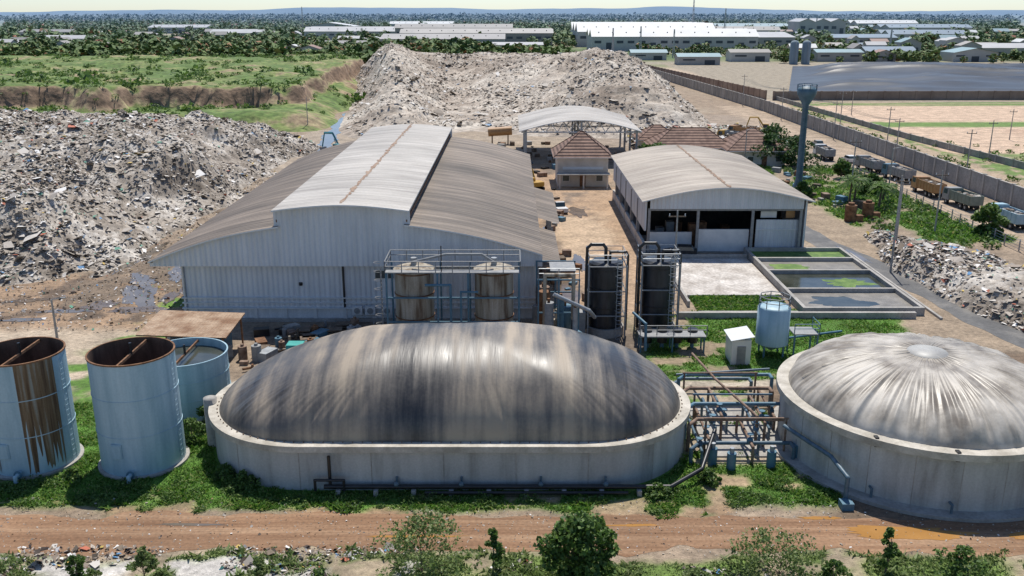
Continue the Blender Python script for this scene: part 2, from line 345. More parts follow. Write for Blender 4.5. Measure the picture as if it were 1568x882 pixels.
# ------------------------------------------------------------------ digesters
def stad(xl,xr,cy,R,n):
    pts=[];st=xr-xl
    if st<.01: return np.array([(xl+R*math.cos(2*math.pi*i/n),cy+R*math.sin(2*math.pi*i/n)) for i in range(n)])
    P=2*st+2*math.pi*R
    for i in range(n):
        s=P*i/n
        if s<math.pi*R: a=-math.pi/2+s/R;pts.append((xr+R*math.cos(a),cy+R*math.sin(a)))
        elif s<math.pi*R+st: pts.append((xr-(s-math.pi*R),cy+R))
        elif s<2*math.pi*R+st: a=math.pi/2+(s-math.pi*R-st)/R;pts.append((xl+R*math.cos(a),cy+R*math.sin(a)))
        else: pts.append((xl+(s-2*math.pi*R-st),cy-R))
    return np.array(pts)
def loft(b,xl,xr,cy,prof,mt,n=160):
    for (r0,z0),(r1,z1) in zip(prof[:-1],prof[1:]):
        A=stad(xl,xr,cy,r0,n);B=stad(xl,xr,cy,r1,n)
        vs=[(x,y,z0) for x,y in A]+[(x,y,z1) for x,y in B]
        b.add(vs,[(i,(i+1)%n,n+(i+1)%n,n+i) for i in range(n)],mt,True)
def dome_mat(name,dark,mid,light,bands,streak,bst,cw=.5,rg=(.34,.5),bd=.06,pos=(.41,.49,.58)):
    m=bpy.data.materials.new(name);m.use_nodes=True;nt=m.node_tree;N=nt.nodes;L=nt.links;p=N['Principled BSDF']
    tc=N.new('ShaderNodeTexCoord')
    def nz(st,det=5):
        mp=N.new('ShaderNodeMapping');mp.inputs['Scale'].default_value=st;L.new(tc.outputs['Object'],mp.inputs[0])
        n=N.new('ShaderNodeTexNoise');n.inputs['Scale'].default_value=1;n.inputs['Detail'].default_value=det;n.inputs['Roughness'].default_value=.6;L.new(mp.outputs[0],n.inputs['Vector']);return n.outputs[0]
    tot=nz(bands,2);W=1
    for st,wt,dt in ((streak,.6,5),((.13,.16,.2),cw,3),((5,5,5),.16,8)):
        ad=N.new('ShaderNodeMath');ad.operation='MULTIPLY_ADD';ad.inputs[1].default_value=wt;L.new(nz(st,dt),ad.inputs[0]);L.new(tot,ad.inputs[2]);tot=ad.outputs[0];W+=wt
    dv_=N.new('ShaderNodeMath');dv_.operation='DIVIDE';dv_.inputs[1].default_value=W;L.new(tot,dv_.inputs[0]);tot=dv_.outputs[0]
    r=N.new('ShaderNodeValToRGB');e=r.color_ramp.elements;e[0].position=pos[0];e[0].color=(*dark,1);e[1].position=pos[2];e[1].color=(*light,1);q=e.new(pos[1]);q.color=(*mid,1)
    L.new(tot,r.inputs[0]);L.new(r.outputs[0],p.inputs['Base Color'])
    rr=N.new('ShaderNodeMapRange');rr.inputs[1].default_value=.42;rr.inputs[2].default_value=.58;rr.inputs[3].default_value=rg[0];rr.inputs[4].default_value=rg[1];L.new(tot,rr.inputs[0]);L.new(rr.outputs[0],p.inputs['Roughness'])
    b=N.new('ShaderNodeBump');b.inputs['Distance'].default_value=bd;b.inputs['Strength'].default_value=.7;L.new(nz(bst,4),b.inputs['Height']);L.new(b.outputs[0],p.inputs['Normal'])
    return m
def dome(parent,xl,xr,cy,R,z0,dz,mt,n=560,m=70,p=2.0,q=.52,pleat=.1,pr=.6,freq=60,skew=0,ripple=0,radial=True):
    B=stad(xl,xr,cy,R,n);cx=(xl+xr)/2;ts=np.sin(np.linspace(0,1,m)*math.pi/2);ts[0]=.002
    ang=np.linspace(0,1,n,endpoint=False)
    V=[]
    for t in ts:
        h=dz*(1-t**p)**q if t<1 else 0.0
        x=cx+(B[:,0]-cx)*t;y=cy+(B[:,1]-cy)*t
        dx=(x-cx)/((xr-xl)/2+R);hh=h*(1-skew*np.clip(-dx,0,1)**2)
        w1=fbm(np.cos(ang*2*np.pi)*freq*.16+50,np.sin(ang*2*np.pi)*freq*.16+50,3,3)-.5
        w2=1-np.abs(2*(fbm(np.cos(ang*2*np.pi)*freq*.4+90,np.sin(ang*2*np.pi)*freq*.4+90+t*1.5,2,8)-.5))**.7
        e=sm((t-pr)/(1-pr))*sm((1.03-t)/.12)
        patch=sm((fbm(B[:,0]*.12,B[:,1]*.12,2,77)-.30)*4) if not radial else 1.0
        disp=pleat*(w1*2+(w2-.6)*1.1)*e*patch
        if radial: disp=disp-pleat*.7*sm((t-.02)/.1)*sm((.5-t)/.4)*(w2-.6)
        big=.22*(fbm(x*.15+9,y*.15+3,3,4)-.5)*sm(1.2-t)
        if ripple: big=big+ripple*(fbm(x*.55+20,y*.05+3,3,14)-.5)*sm((1.0-t)/.1)
        ox=(B[:,0]-cx)/np.hypot(B[:,0]-cx,B[:,1]-cy);oy=(B[:,1]-cy)/np.hypot(B[:,0]-cx,B[:,1]-cy)
        V.append(np.stack([x+ox*disp*.5*t,y+oy*disp*.5*t,z0+hh+disp*.8+big],1))
    V=np.concatenate(V);V[-n:,2]=z0;c=np.array([cx,cy,0]);
    j=np.arange(m-1)[:,None]*n;i=np.arange(n)[None,:]
    F=np.stack([j+i,j+n+i,j+n+(i+1)%n,j+(i+1)%n],-1).reshape(-1,4)[:,::-1]
    return npmesh('membrane_dome',V-c,F,mt,parent,True,loc=c)
dm1=dome_mat('black_membrane',(.034,.034,.036),(.135,.12,.104),(.36,.295,.22),(.38,.05,.06),(1.4,.12,.12),(1.3,.12,.15),rg=(.36,.56),pos=(.41,.49,.60))
dm2=dome_mat('grey_membrane',(.21,.18,.145),(.36,.325,.275),(.52,.48,.42),(.3,.3,.3),(.8,.8,.3),(.7,.7,.5),rg=(.40,.56),bd=.05)
D1=empty('biogas_digester_tank')
b=MB();xl,xr,cy,R=-14.7,5.3,65.1,8.0
loft(b,xl,xr,cy,[(R,0),(R,3.0)],M['conc']);loft(b,xl,xr,cy,[(R,3.0),(R+.34,3.05),(R+.34,3.5),(R-.45,3.5)],M['rim']);loft(b,xl,xr,cy,[(R-.45,3.5),(R-.45,2.6)],M['rim'])
b.obj('concrete_wall',D1)
b=MB();A=stad(xl,xr,cy,R,72)
for i,(x,y) in enumerate(A):
    if i%4==0:b.cyl((x,y,0),(x,y,3.0),.035,M['concrete'],n=4)
for i,(x,y) in enumerate(stad(xl,xr,cy,R-.3,130)): b.box(x,y,3.5,.08,.08,.08,M['piperust'])
b.obj('joints',D1)
dome(D1,xl,xr,cy,R-.42,3.25,5.85,dm1,pleat=.17,pr=.66,freq=95,skew=.22,ripple=.16,radial=False)
b=MB()
b.tube([(-13,56.6,.55),(11,56.6,.55),(13.5,58.5,.9),(15.2,62.5,2.0)],.16,M['blackpipe']);b.tube([(-6,56.2,.3),(8,56.2,.3)],.12,M['blackpipe'])
b.tube([(-12.6,56.75,.4),(-12.6,56.75,2.8)],.12,M['blackpipe']);b.tube([(-13.6,56.5,.3),(-13.6,56.5,1.1),(-11.6,56.5,1.1),(-11.6,56.5,.3)],.1,M['blackpipe'])
for x in np.arange(-12,11,2.6): b.box(x,56.5,0,.3,.6,.4,M['concrete'])
for x in (-8,-3.5,2,6.5): b.tube([(x,56.95,.5),(x,57,1.1)],.09,M['pipegrey']);b.ball((x,56.6,.75),.2,M['pipegrey'])
b.obj('base_pipes',D1)
D2=empty('biogas_digester_tank')
b=MB();cx,cy,R=31.0,63.9,10.2
loft(b,cx,cx,cy,[(R,0),(R,4.05)],M['conc']);loft(b,cx,cx,cy,[(R,4.05),(R+.4,4.1),(R+.4,4.6),(R-.5,4.6)],M['rim']);loft(b,cx,cx,cy,[(R-.5,4.6),(R-.5,3.8)],M['rim'])
loft(b,cx,cx,cy,[(R+.9,0),(R+.9,.25),(R,.3)],M['concrete'])
b.obj('concrete_wall',D2)
b=MB()
for i in range(22):
    a=2*math.pi*i/22;b.cyl((cx+10.19*math.cos(a),cy+10.19*math.sin(a),.3),(cx+10.19*math.cos(a),cy+10.19*math.sin(a),4.05),.035,M['concrete'],n=4)
for x in (24.5,29,34.5):
    yy=cy-math.sqrt(R*R-(x-cx)**2);b.tube([(x,yy,.9),(x,yy-.4,.9),(x,yy-.4,.3)],.09,M['pipegrey']);b.box(x,yy-.1,4.0,.25,.4,.7,M['blackpipe'])
b.obj('joints',D2)
dome(D2,cx,cx,cy,R-.48,4.4,3.35,dm2,pleat=.34,pr=.06,freq=50,p=2.3,q=.55)
b=MB();pa=mat('membrane_patch',(.30,.29,.27),(.42,.41,.38),sc=.8,rough=.5);b.rev(cx,cy,[(1.5,7.62),(1.4,7.80),(.2,7.87),(.01,7.88)],pa,32);b.obj('centre_patch',D2)
# pipework between digesters
b=MB();pm=M['pipegrey'];pr_=M['piperust']
for i,(y,z) in enumerate([(62,1.2),(64,2.2),(66.2,2.5),(68,1.6),(70,2.2),(72,2.6),(74.5,1.2)]):
    x0,x1=13.2+i*.15,20.8+(i%3)*.5;mt=(pm,pr_,M['blueframe'])[i%3]
    b.tube([(x0,y-1,0),(x0,y-1,z),(x0+.8,y,z),(x1,y,z),(x1,y-.8,z),(x1,y-.8,.3)],.15,mt)
for i in range(11):
    x=14+.75*i;yy=61+1.3*(i%5);z=1+.35*(i%4);b.tube([(x,yy,0),(x,yy,z),(x,yy+5,z+.2),(x,yy+5,0)],.11,(pm,pr_)[i%2])
    b.ball((x,yy+1,z+.05),.26,M['blueframe']);b.cyl((x,yy+1,z),(x,yy+1,z+.55),.05,M['blueframe'],n=6);b.cyl((x,yy+1,z+.55),(x,yy+1,z+.6),.24,M['blueframe'],n=10)
for x in (14.5,20.5):
    for y in (62.5,67,71.5): b.box(x,y,0,.14,.14,2.9,pr_)
for y in (62.5,67,71.5): b.box(17.5,y,2.9,6.3,.12,.12,(pr_,pm,pr_)[int(y)%3])
b.tube([(16.2,77,2.6),(16.8,70,3.0),(18.5,63.2,2.8),(18.5,63.2,.4)],.11,M['piperust']);b.tube([(14,72.5,2.4),(22,72.8,2.8)],.1,M['pipegrey'])
for (x,y) in ((14.8,61),(16,60.2),(19,60.5),(21.2,61.6)): b.cyl((x,y,0),(x,y,1.3),.34,M['blueframe'],n=14);b.cyl((x,y,1.3),(x,y,1.7),.17,M['steel'],n=10)
b.tube([(20.2,62,2.6),(22.2,57.5,2.4),(22.6,55.2,2.0),(22.6,55.2,.2)],.16,pm);b.box(22.5,54.7,0,.8,.8,.5,M['blueframe'])
b.box(17.5,66.5,0,5.5,9,.12,M['concrete']);b.obj('biogas_pipework')
# ------------------------------------------------------------------ open steel tanks (left)
def open_tank(name,x,y,R,H,body,stain=None,water=None,inner=M['rust']):
    e=empty(name,(0,0,0));b=MB()
    b.seg(x,y,[(R,0),(R,H)],body);b.seg(x,y,[(R-.06,H),(R-.06,.3)],inner)
    b.seg(x,y,[(R,H),(R+.06,H),(R+.06,H-.1),(R,H-.1)],M['rust'] if not water else body);b.seg(x,y,[(R+.06,H+.001),(R-.06,H+.001)],M['rust'] if not water else body)
    for z in (H*.36,H*.68): b.seg(x,y,[(R,z-.03),(R+.035,z-.03),(R+.035,z+.03),(R,z+.03)],body)
    b.seg(x,y,[(R+.25,0),(R+.25,.18),(R,.2)],M['concrete']);b.obj('shell',e)
    if stain:
        b=MB();n=40
        for k,(a0,a1) in enumerate(stain):
            vs=[]
            for i in range(n+1):
                a=a0+(a1-a0)*i/n;ed=.5*H*float(vnoise(np.array([i*.55]),np.array([k*3.])))**2*(1 if 6<i<n-6 else 1.5)
                vs+=[(x+(R+.012)*math.cos(a),y+(R+.012)*math.sin(a),.2+ed),(x+(R+.012)*math.cos(a),y+(R+.012)*math.sin(a),H-.11)]
            b.add(vs,[(2*i,2*i+2,2*i+3,2*i+1) for i in range(n)],M['ruststain'],True)
        b.obj('rust_stain',e)
    b=MB();b.rev(x,y,[(R-.07,water or .5),(.01,water or .5)],M['darkwater'] if water else M['rust'],smooth=False);b.obj('liquid',e)
    b=MB()
    b.box(x,y,H-.35,.12,2*R-.2,.2,M['rust'])
    b.cyl((x,y,H-.3),(x,y,H+.6),.10,M['blackpipe']);
    b.box(x-.6,y-R-.0,1.6,.75,.12,1.1,body);b.box(x-.6,y-R-.02,1.65,.6,.14,.95,M['bluepaint'])
    b.tube([(x+.3,y-R,.5),(x+.3,y-R-.7,.5),(x+.3,y-R-.7,.1)],.15,M['bluepaint']);b.cyl((x+.3,y-R-.35,.5),(x+.3,y-R-.3,.5),.3,M['blueframe'],n=12)
    b.ladder(x+R*.99,y-R*.05,.2,H,body,1,-.05,False);b.obj('fittings',e)
    return e
M['ruststain']=mat('rust_streaks',(.075,.042,.02),(.24,.25,.22),(.17,.115,.06),sc=1.0,st=(3.5,3.5,.14),lo=.36,hi=.70,rough=.7,fine=.1)
M['innerrust']=mat('tank_lining',(.07,.04,.025),(.17,.10,.065),sc=1.2,st=(1,1,.3),rough=.9,fine=.15)
open_tank('open_steel_tank',-27.4,61.6,2.95,8.7,M['bluepaint'],inner=M['innerrust'])
open_tank('open_steel_tank',-35.4,61.6,2.95,8.7,M['bluepaint'],stain=[(-1.25,-.35),(-2.2,-1.95)],inner=M['innerrust'])
open_tank('water_tank',-27.2,71.2,3.4,5.0,M['bluepaint'],water=4.3,inner=M['bluepaint'])
b=MB();b.rev(-23.0,64.2,[(.5,0),(.5,3.9),(.01,3.95)],M['concrete'],20);b.obj('concrete_standpipe')
# ------------------------------------------------------------------ main factory
Ff=empty('factory_hall')
Y0,Y1=93,163
def prof_side(xa,za,xb,zb,bul,n=14):
    return [(xa+(xb-xa)*t,za+(zb-za)*t+bul*math.sin(math.pi*t)) for t in np.linspace(0,1,n)]
PL=prof_side(-38.2,6.9,-24.3,10.7,.55);PC=prof_side(-24.8,12.45,-10.6,12.45,.6);PR=prof_side(-11.2,10.9,3.2,7.7,.45)
def sheet(b,pr,y0,y1,mt,th=.14,ny=1):
    n=len(pr);vs=[(x,y0,z) for x,z in pr]+[(x,y1,z) for x,z in pr];b.add(vs,[(i,i+1,n+i+1,n+i) for i in range(n-1)],mt,True)
    vs=[(x,y0,z-th) for x,z in pr]+[(x,y1,z-th) for x,z in pr];b.add(vs,[(i,n+i,n+i+1,i+1) for i in range(n-1)],mt,True)
    for yy in (y0,y1):
        vs=[(x,yy,z) for x,z in pr]+[(x,yy,z-th) for x,z in pr];b.add(vs,[(i,n+i,n+i+1,i+1) for i in range(n-1)],M['trim'])
    for k in (0,-1):
        x,z=pr[k];b.add([(x,y0,z),(x,y1,z),(x,y1,z-th),(x,y0,z-th)],[(0,1,2,3)],M['trim'])
def gable(b,pr,y,zb,mt):
    n=len(pr);vs=[(x,y,z-.15) for x,z in pr]+[(x,y,zb) for x,z in pr];b.add(vs,[(i,i+1,n+i+1,n+i) for i in range(n-1)],mt)
b=MB();sheet(b,PL,Y0-.5,Y1,M['roofd']);sheet(b,PR,Y0-.5,Y1,M['roofd']);b.obj('lower_roofs',Ff)
b=MB();sheet(b,PC,Y0-.8,Y1,M['roofl']);b.obj('raised_roof',Ff)
b=MB();
for i in range(92):
    y=Y0+.6+i*.76;k=.2+.5*random.random()**2;b.box(-17.7+random.uniform(-.1,.1),y,13.06,k,.76,.025,M['ridge'])
for xx in (-38.0,3.0): b.box(xx,(Y0+Y1)/2,(6.7 if xx<0 else 7.5),.3,Y1-Y0,.16,M['trim'])
b.box(-24.5,(Y0+Y1)/2,11.05,.12,Y1-Y0,.3,M['rust']);b.box(-10.95,(Y0+Y1)/2,11.1,.14,Y1-Y0,.25,M['rust'])
b.obj('ridge_and_flashings',Ff)
b=MB()
for y in (Y0,Y1-.3):
    gable(b,PL,y,6.3,M['wall']);gable(b,[q for q in PC],y+.004,10.6,M['wall']);gable(b,PR,y,6.3,M['wall'])
    b.add([(-24.3,y+.002,6.3),(-11.2,y+.002,6.3),(-11.2,y+.002,10.6),(-24.3,y+.002,10.6)],[(0,1,2,3)],M['wall'])
b.obj('gable_cladding',Ff)
b=MB()
b.add([(-24.3,Y0,10.6),(-24.3,Y1,10.6),(-24.3,Y1,12.4),(-24.3,Y0,12.4)],[(0,1,2,3)],M['wallside']);b.add([(-11.2,Y0,10.6),(-11.2,Y1,10.6),(-11.2,Y1,12.4),(-11.2,Y0,12.4)],[(0,1,2,3)],M['wallside'])
b.add([(-37.9,Y0,6.3),(-37.9,Y1,6.3),(-37.9,Y1,6.9),(-37.9,Y0,6.9)],[(0,1,2,3)],M['wallside'])
b.box(-35.2,(Y0+Y1)/2+.5,0,.3,Y1-Y0-2,6.4,M['wallside']);b.box(2.6,(Y0+Y1)/2+.5,0,.3,Y1-Y0-2,7.5,M['wallside'])
b.add([(-37.9,Y0,6.3),(2.8,Y0,6.3),(2.8,Y0+1.1,6.3),(-37.9,Y0+1.1,6.3)],[(0,1,2,3)],M['dark'])  # overhang underside coloured near-black, painting in its shadow line
b.obj('side_walls',Ff)
b=MB();b.box(-16.3,Y0+1,2.6,38,.3,3.75,M['wall']);b.obj('front_wall',Ff)
b=MB();b.box(-16.3,Y0+.9,0,38.2,.4,1.5,M['wall_low']);b.box(-16.3,Y0+.93,1.5,38,.3,1.1,M['wall'])
b.box(-16.3,Y0+.75,2.55,38.3,.35,.12,M['trim']);b.box(-16.3,Y0+.75,2.0,38.3,.3,.10,M['trim']);b.box(-16.3,Y0+.66,1.45,38.3,.5,.1,M['trim']);b.box(-16.3,Y0+.6,0,38.4,.5,.35,M['concrete'])
for x in np.arange(-34,2,3.2): b.box(x,Y0+.7,.35,.35,.3,1.1,M['trim'])
b.obj('plinth_and_ledges',Ff)
b=MB()
b.box(-13.3,Y0+.82,4.7,2.9,.1,1.0,M['trim'])
for i in range(4): b.box(-14.3+i*.68,Y0+.78,4.78,.58,.1,.84,M['glass'])
b.tube([(-18,Y0+.7,6.2),(-18,Y0+.7,.2)],.12,M['blackpipe']);b.tube([(-22.6,Y0+.8,4.0),(-22.6,Y0+.75,4.3)],.2,M['blackpipe'])
b.tube([(-35,Y0+.7,6.2),(-35,Y0+.7,.2)],.1,M['steel'])
for x in (-16.6,-15.2,-13.4): b.box(x,Y0+.3,.9,1.1,.5,.9,M['white']);b.cyl((x,Y0+.04,1.35),(x,Y0+.0,1.35),.33,M['greyp'])
b.obj('window_and_pipes',Ff)
b=MB();b.add([(2.8,118,6.2),(6.3,118,5.2),(6.3,140,5.2),(2.8,140,6.2)],[(0,1,2,3)],M['roofd']);b.add([(2.8,100,5.2),(5.6,100,4.4),(5.6,117,4.4),(2.8,117,5.2)],[(0,1,2,3)],M['roofd'])
for y in range(100,141,5): b.box(5.4,y,0,.2,.2,4.3,M['steel'])
b.obj('lean_to',Ff)
# ------------------------------------------------------------------ second hall
W=empty('warehouse_hall')
b=MB();pr=prof_side(17.6,7.5,41.0,7.5,1.9,20);sheet(b,pr,121.5,163,M['roof2']);b.obj('arched_roof',W)
b=MB()
for i in range(54): b.box(29.3+random.uniform(-.12,.12),122.0+i*.76,9.42,.15+.45*random.random()**2,.76,.03,M['ridge'])
b.obj('rust_ridge',W)
b=MB();gable(b,[(x,z) for x,z in pr if 18<x<40.6],122.4,6.3,M['wall']);gable(b,[(x,z) for x,z in pr if 18<x<40.6],162.5,0,M['wall'])
b.box(18.3,142.6,3.2,.25,40,4.3,M['wallside']);b.box(40.2,142.6,0,.25,40,7.5,M['wallside']);b.box(18.3,142.6,0,.4,40,1.4,M['plaster']);b.obj('cladding',W)
b=MB()
for x in (18.8,25.5,33,39.6):
    b.box(x,122.8,0,.35,.35,6.3,M['greyp'])
for y in np.arange(130,160,7): b.box(18.3,y,0,.45,.45,6.3,M['greyp'])
b.box(29.3,122.8,6.0,21,.3,.3,M['greyp'])
b.obj('columns',W)
b=MB()
b.box(22.1,124.5,0,6.0,.3,2.6,M['white']);b.box(29.3,123.6,0,7.0,.3,3.2,M['white']);b.box(36.6,123.4,0,5.8,.3,4.6,M['wall']);b.box(36.6,123.2,3.2,5.9,.2,.12,M['trim'])
b.box(35.5,124,4.75,2.2,.1,.9,M['white']);b.box(38.5,124,4.7,1.2,.1,1.2,M['orange'])
b.obj('front_panels',W)
b=MB();b.box(29.3,142.5,.02,21.5,39,.1,M['concrete']);b.box(29.3,133,0,21,.2,6.6,M['dark'])  # near-black cross panel paints in the shade inside the hall
for i in range(14): b.box(20+i*1.4,126+random.random()*5,0.12,1.1,1.4,1+2.5*random.random(),random.choice([M['greyp'],M['rust'],M['dark']]))
b.obj('floor_and_stock',W)
# ------------------------------------------------------------------ houses, canopy
def hip_house(name,x,y,w,d,h,rh,wallm=None,roofm=None):
    e=empty(name,(x,y,0));wallm=wallm or M['plaster'];roofm=roofm or M['tile'];b=MB();b.box(0,0,0,w,d,h,wallm);b.obj('walls',e)
    b=MB();o=.9;rl=max(0,(w-d))/2+.3
    P=[(-w/2-o,-d/2-o,h),(w/2+o,-d/2-o,h),(w/2+o,d/2+o,h),(-w/2-o,d/2+o,h),(-rl,0,h+rh),(rl,0,h+rh)]
    b.add(P,[(0,1,5,4),(1,2,5),(2,3,4,5),(3,0,4)],roofm);b.add([(q[0],q[1],h-.15) for q in P[:4]],[(3,2,1,0)],M['trim'])
    b.add([(q[0],q[1],h) for q in P[:4]]+[(q[0],q[1],h-.15) for q in P[:4]],[(0,4,5,1),(1,5,6,2),(2,6,7,3),(3,7,4,0)],M['trim'])
    for a,c in ((0,4),(1,5),(2,5),(3,4),(4,5)): b.cyl(Vector(P[a])+Vector((0,0,.02)),Vector(P[c])+Vector((0,0,.04)),.10,roofm,n=5)
    b.obj('hip_roof',e);b=MB();k=max(2,int(w/2.6))
    for i in range(k):
        xx=-w/2+w*(i+.5)/k
        if i==k//2: b.box(xx,-d/2-.02,0,1.1,.1,2.2,M['rust'])
        else: b.box(xx,-d/2-.02,1.0,1.4,.1,1.2,M['trim']);b.box(xx,-d/2-.05,1.08,1.2,.08,1.04,M['glass'])
    if h>5: b.box(0,-d/2-.02,3.3,w*.8,.1,.5,M['trim'])
    b.obj('windows_and_door',e);return e
hip_house('brown_roof_house',13.5,178,9.6,9.6,5.7,4.2)
b=MB();b.box(13.5,171.8,2.6,10,2.4,.15,M['concrete'])
for x in (9,13.5,18): b.box(x,170.8,0,.3,.3,2.6,M['plaster'])
b.obj('porch_canopy')
hip_house('brown_roof_house',40,208,17,10,3.2,3.8);hip_house('brown_roof_house',53,203,12,12,3.4,4.2)
hip_house('brown_roof_house',35,222,9,8,3,3)
K=empty('open_shed_canopy')
b=MB();sheet(b,prof_side(1.5,7.4,28,7.4,2.4,16),198,230,M['roofl']);b.obj('arched_roof',K)
b=MB()
for x in (3,15,27):
    for y in (199,210,220,229): b.cyl((x,y,0),(x,y,7.7 if x!=15 else 9.5),.25,M['steel'])
for y in (199,210,220,229):
    b.beam((2,y,7.1),(28,y,7.1),.2,M['trim'])
    for i in range(10):
        x=2+i*2.6;z=lambda q:7.2+2.4*math.sin(math.pi*(q-1.5)/26.5)
        b.beam((x,y,7.1),(x+1.3,y,z(x+1.3)-.1),.12,M['trim']);b.beam((x+1.3,y,z(x+1.3)-.1),(x+2.6,y,7.1),.12,M['trim'])
b.obj('columns_and_trusses',K)
b=MB();b.box(-9,186,0,5,6,4,M['plaster']);b.box(-9,186,4,6,7,.25,M['white']);b.box(-9,182.96,0,1.2,.1,2.2,M['dark']);b.box(-7.4,182.96,1.2,1.0,.1,1.0,M['glass']);b.obj('site_office')
b=MB();x,y=53.8,170
b.rev(x,y,[(1.2,0),(1.0,.5),(.62,2),(.55,15.6),(1.7,17.6),(1.8,18.5),(1.3,18.9),(.01,19.2)],M['wtower'],24);b.rail([(x+1.8*math.cos(a),y+1.8*math.sin(a),18.5) for a in np.linspace(0,2*math.pi,9)],.9,M['wtower'],r=.05);b.ladder(x,y-.8,.5,17,M['wtower'],0,-1)
b.obj('water_tower')
# ------------------------------------------------------------------ process tanks
e=empty('rusty_process_tanks')
for x in (-9.8,-1.8):
    b=MB();R=1.95;y=88
    b.seg(x,y,[(R,.4),(R,7.4)],M['tanrust'],32);b.seg(x,y,[(R,7.4),(R+.1,7.4),(R+.1,7.5),(R-.4,7.7),(.01,7.95)],M['tanrust'],32)
    for z in (.5,2.6,5,7.2): b.seg(x,y,[(R,z),(R+.06,z),(R+.06,z+.12),(R,z+.12)],M['rust'],32)
    b.seg(x,y,[(R+.3,0),(R+.3,.4),(R,.4)],M['concrete'],32);b.cyl((x,y,7.9),(x,y,8.6),.3,M['steel']);b.obj('tank',e)
b=MB();st=M['greyp']
b.box(-5.8,86.2,7.6,13.2,1.0,.1,st);b.rail([(-12.4,85.7,7.7),(.8,85.7,7.7)],1.1,st,r=.05);b.rail([(-12.4,90.2,7.7),(.8,90.2,7.7)],1.1,st,r=.05);b.rail([(-12.4,85.7,7.7),(-12.4,90.2,7.7)],1.1,st,r=.05);b.rail([(.8,85.7,7.7),(.8,90.2,7.7)],1.1,st,r=.05)
for x in (-12.3,-7.3,-4.3,.7):
    for y in (85.8,90.1): b.box(x,y,0,.18,.18,7.6,M['blueframe'])
for z in (2.5,5): b.box(-5.8,85.8,z,13,.15,.15,M['blueframe'])
b.tube([(-8.5,85.4,6.5),(-6,85.4,6.5),(-6,85.4,1)],.13,M['blueframe']);b.tube([(-3.3,85.4,5.8),(-5,85.4,5.8),(-5,85.4,.5)],.11,M['blueframe']);b.tube([(-9.8,87,8.4),(-6.5,87,9.2),(-3,87,9.2),(-1.8,87,8.4)],.12,st)
b.ladder(-12.9,86.5,0,8,st,-1,0);b.cyl((-6.9,86,7.7),(-6.9,86,10.3),.06,M['blackpipe'],n=6);b.obj('walkway_and_pipes',e)
e=empty('black_process_tanks')
for (x,y) in ((9.6,90),(15.0,90.5)):
    b=MB();R=1.7;b.seg(x,y,[(R,.9),(R,7.6),(R-.3,7.8),(.01,8.0)],M['blacktank'],32)
    for z in (1,3,5,7): b.seg(x,y,[(R,z),(R+.05,z),(R+.05,z+.1),(R,z+.1)],M['blackpipe'],32)
    b.seg(x,y,[(R+.3,0),(R+.3,.9),(R-.2,.9)],M['concrete'],32);b.obj('tank',e)
    b=MB();bm=M['blackpipe']
    b.tube([(x-2.0,y-.6,.6),(x-2.0,y-.6,9.2),(x-1.6,y-.6,9.6),(x-.4,y-.6,9.6),(x-.1,y-.6,9.2),(x-.1,y-.6,7.8)],.16,bm)
    b.tube([(x+.3,y-.9,7.8),(x+.3,y-.9,8.9),(x+1.9,y-.9,8.9),(x+2.1,y-.9,8.5),(x+2.1,y-.9,.6)],.13,bm)
    c=[(x-1.9,y-1.9,7.7),(x+1.9,y-1.9,7.7),(x+1.9,y+1.9,7.7),(x-1.9,y+1.9,7.7),(x-1.9,y-1.9,7.7)]
    b.rail(c,1.1,M['steel'],r=.04)
    for q in c[:4]: b.box(q[0],q[1],0,.16,.16,7.7,M['greyp'])
    for z in (2.4,5.0,7.6):
        for (p,q) in zip(c[:-1],c[1:]): b.beam((p[0],p[1],z),(q[0],q[1],z),.1,M['greyp'])
    b.ladder(x+1.2,y-2.1,0,8.6,M['steel'],0,-1);b.obj('frame_and_pipes',e)
b=MB()
for i in range(4):
    x=13.4+i*1.5;b.cyl((x,85.5,.6),(x,85.5,2.0),.5,M['blackpipe'],n=14);b.cyl((x,85.5,0),(x,85.5,.6),.2,M['blueframe'])
b.rail([(12.5,84,1.8),(19,84,1.8)],1.0,M['greyp'],r=.05);b.box(15.7,84.8,1.6,6.5,1.8,.12,M['greyp'])
for x in (12.6,15.7,18.8): b.box(x,84.1,0,.15,.15,1.6,M['blueframe']);b.box(x,85.5,0,.15,.15,1.6,M['blueframe'])
b.tube([(4,84,6.0),(7.5,84.5,4.2),(8.2,86,3)],.2,M['steel']);b.tube([(12,86,3.5),(13,84,3.0),(13,83.5,.4)],.14,M['blueframe'])
b.obj('pump_platform',e)
b=MB()
for i in range(26):
    x=random.uniform(2.5,6.8);y=random.uniform(84,95);h=random.uniform(1,5.0);mt=random.choice([M['rust'],M['tanrust'],M['blueframe'],M['steel'],M['greyp'],M['piperust']])
    if i%3: b.cyl((x,y,0),(x,y,h),random.uniform(.25,.8),mt,n=14);b.cyl((x,y,h),(x,y,h+.4),.15,M['rust'])
    else: b.box(x,y,0,1.3,1.1,h*.6,mt,rot=random.random())
for x in (2.6,4.6,6.6):
    for y in (86,93): b.box(x,y,0,.15,.15,6.8,M['blueframe'])
for z in (3.4,6.8):
    b.box(4.6,86,z,4.2,.12,.14,M['blueframe']);b.box(4.6,93,z,4.2,.12,.14,M['blueframe'])
b.box(5.2,91,6.8,2.6,3.5,.08,M['greyp']);b.rail([(2.6,86,6.9),(6.6,86,6.9)],1.1,M['steel'],r=.05)
b.tube([(3.2,85.5,.5),(3.2,85.5,7.5),(6,85.5,7.5),(6,85.5,3)],.2,M['tanrust']);b.obj('gas_scrubber_plant')
e=empty('rusty_roof_shed');b=MB()
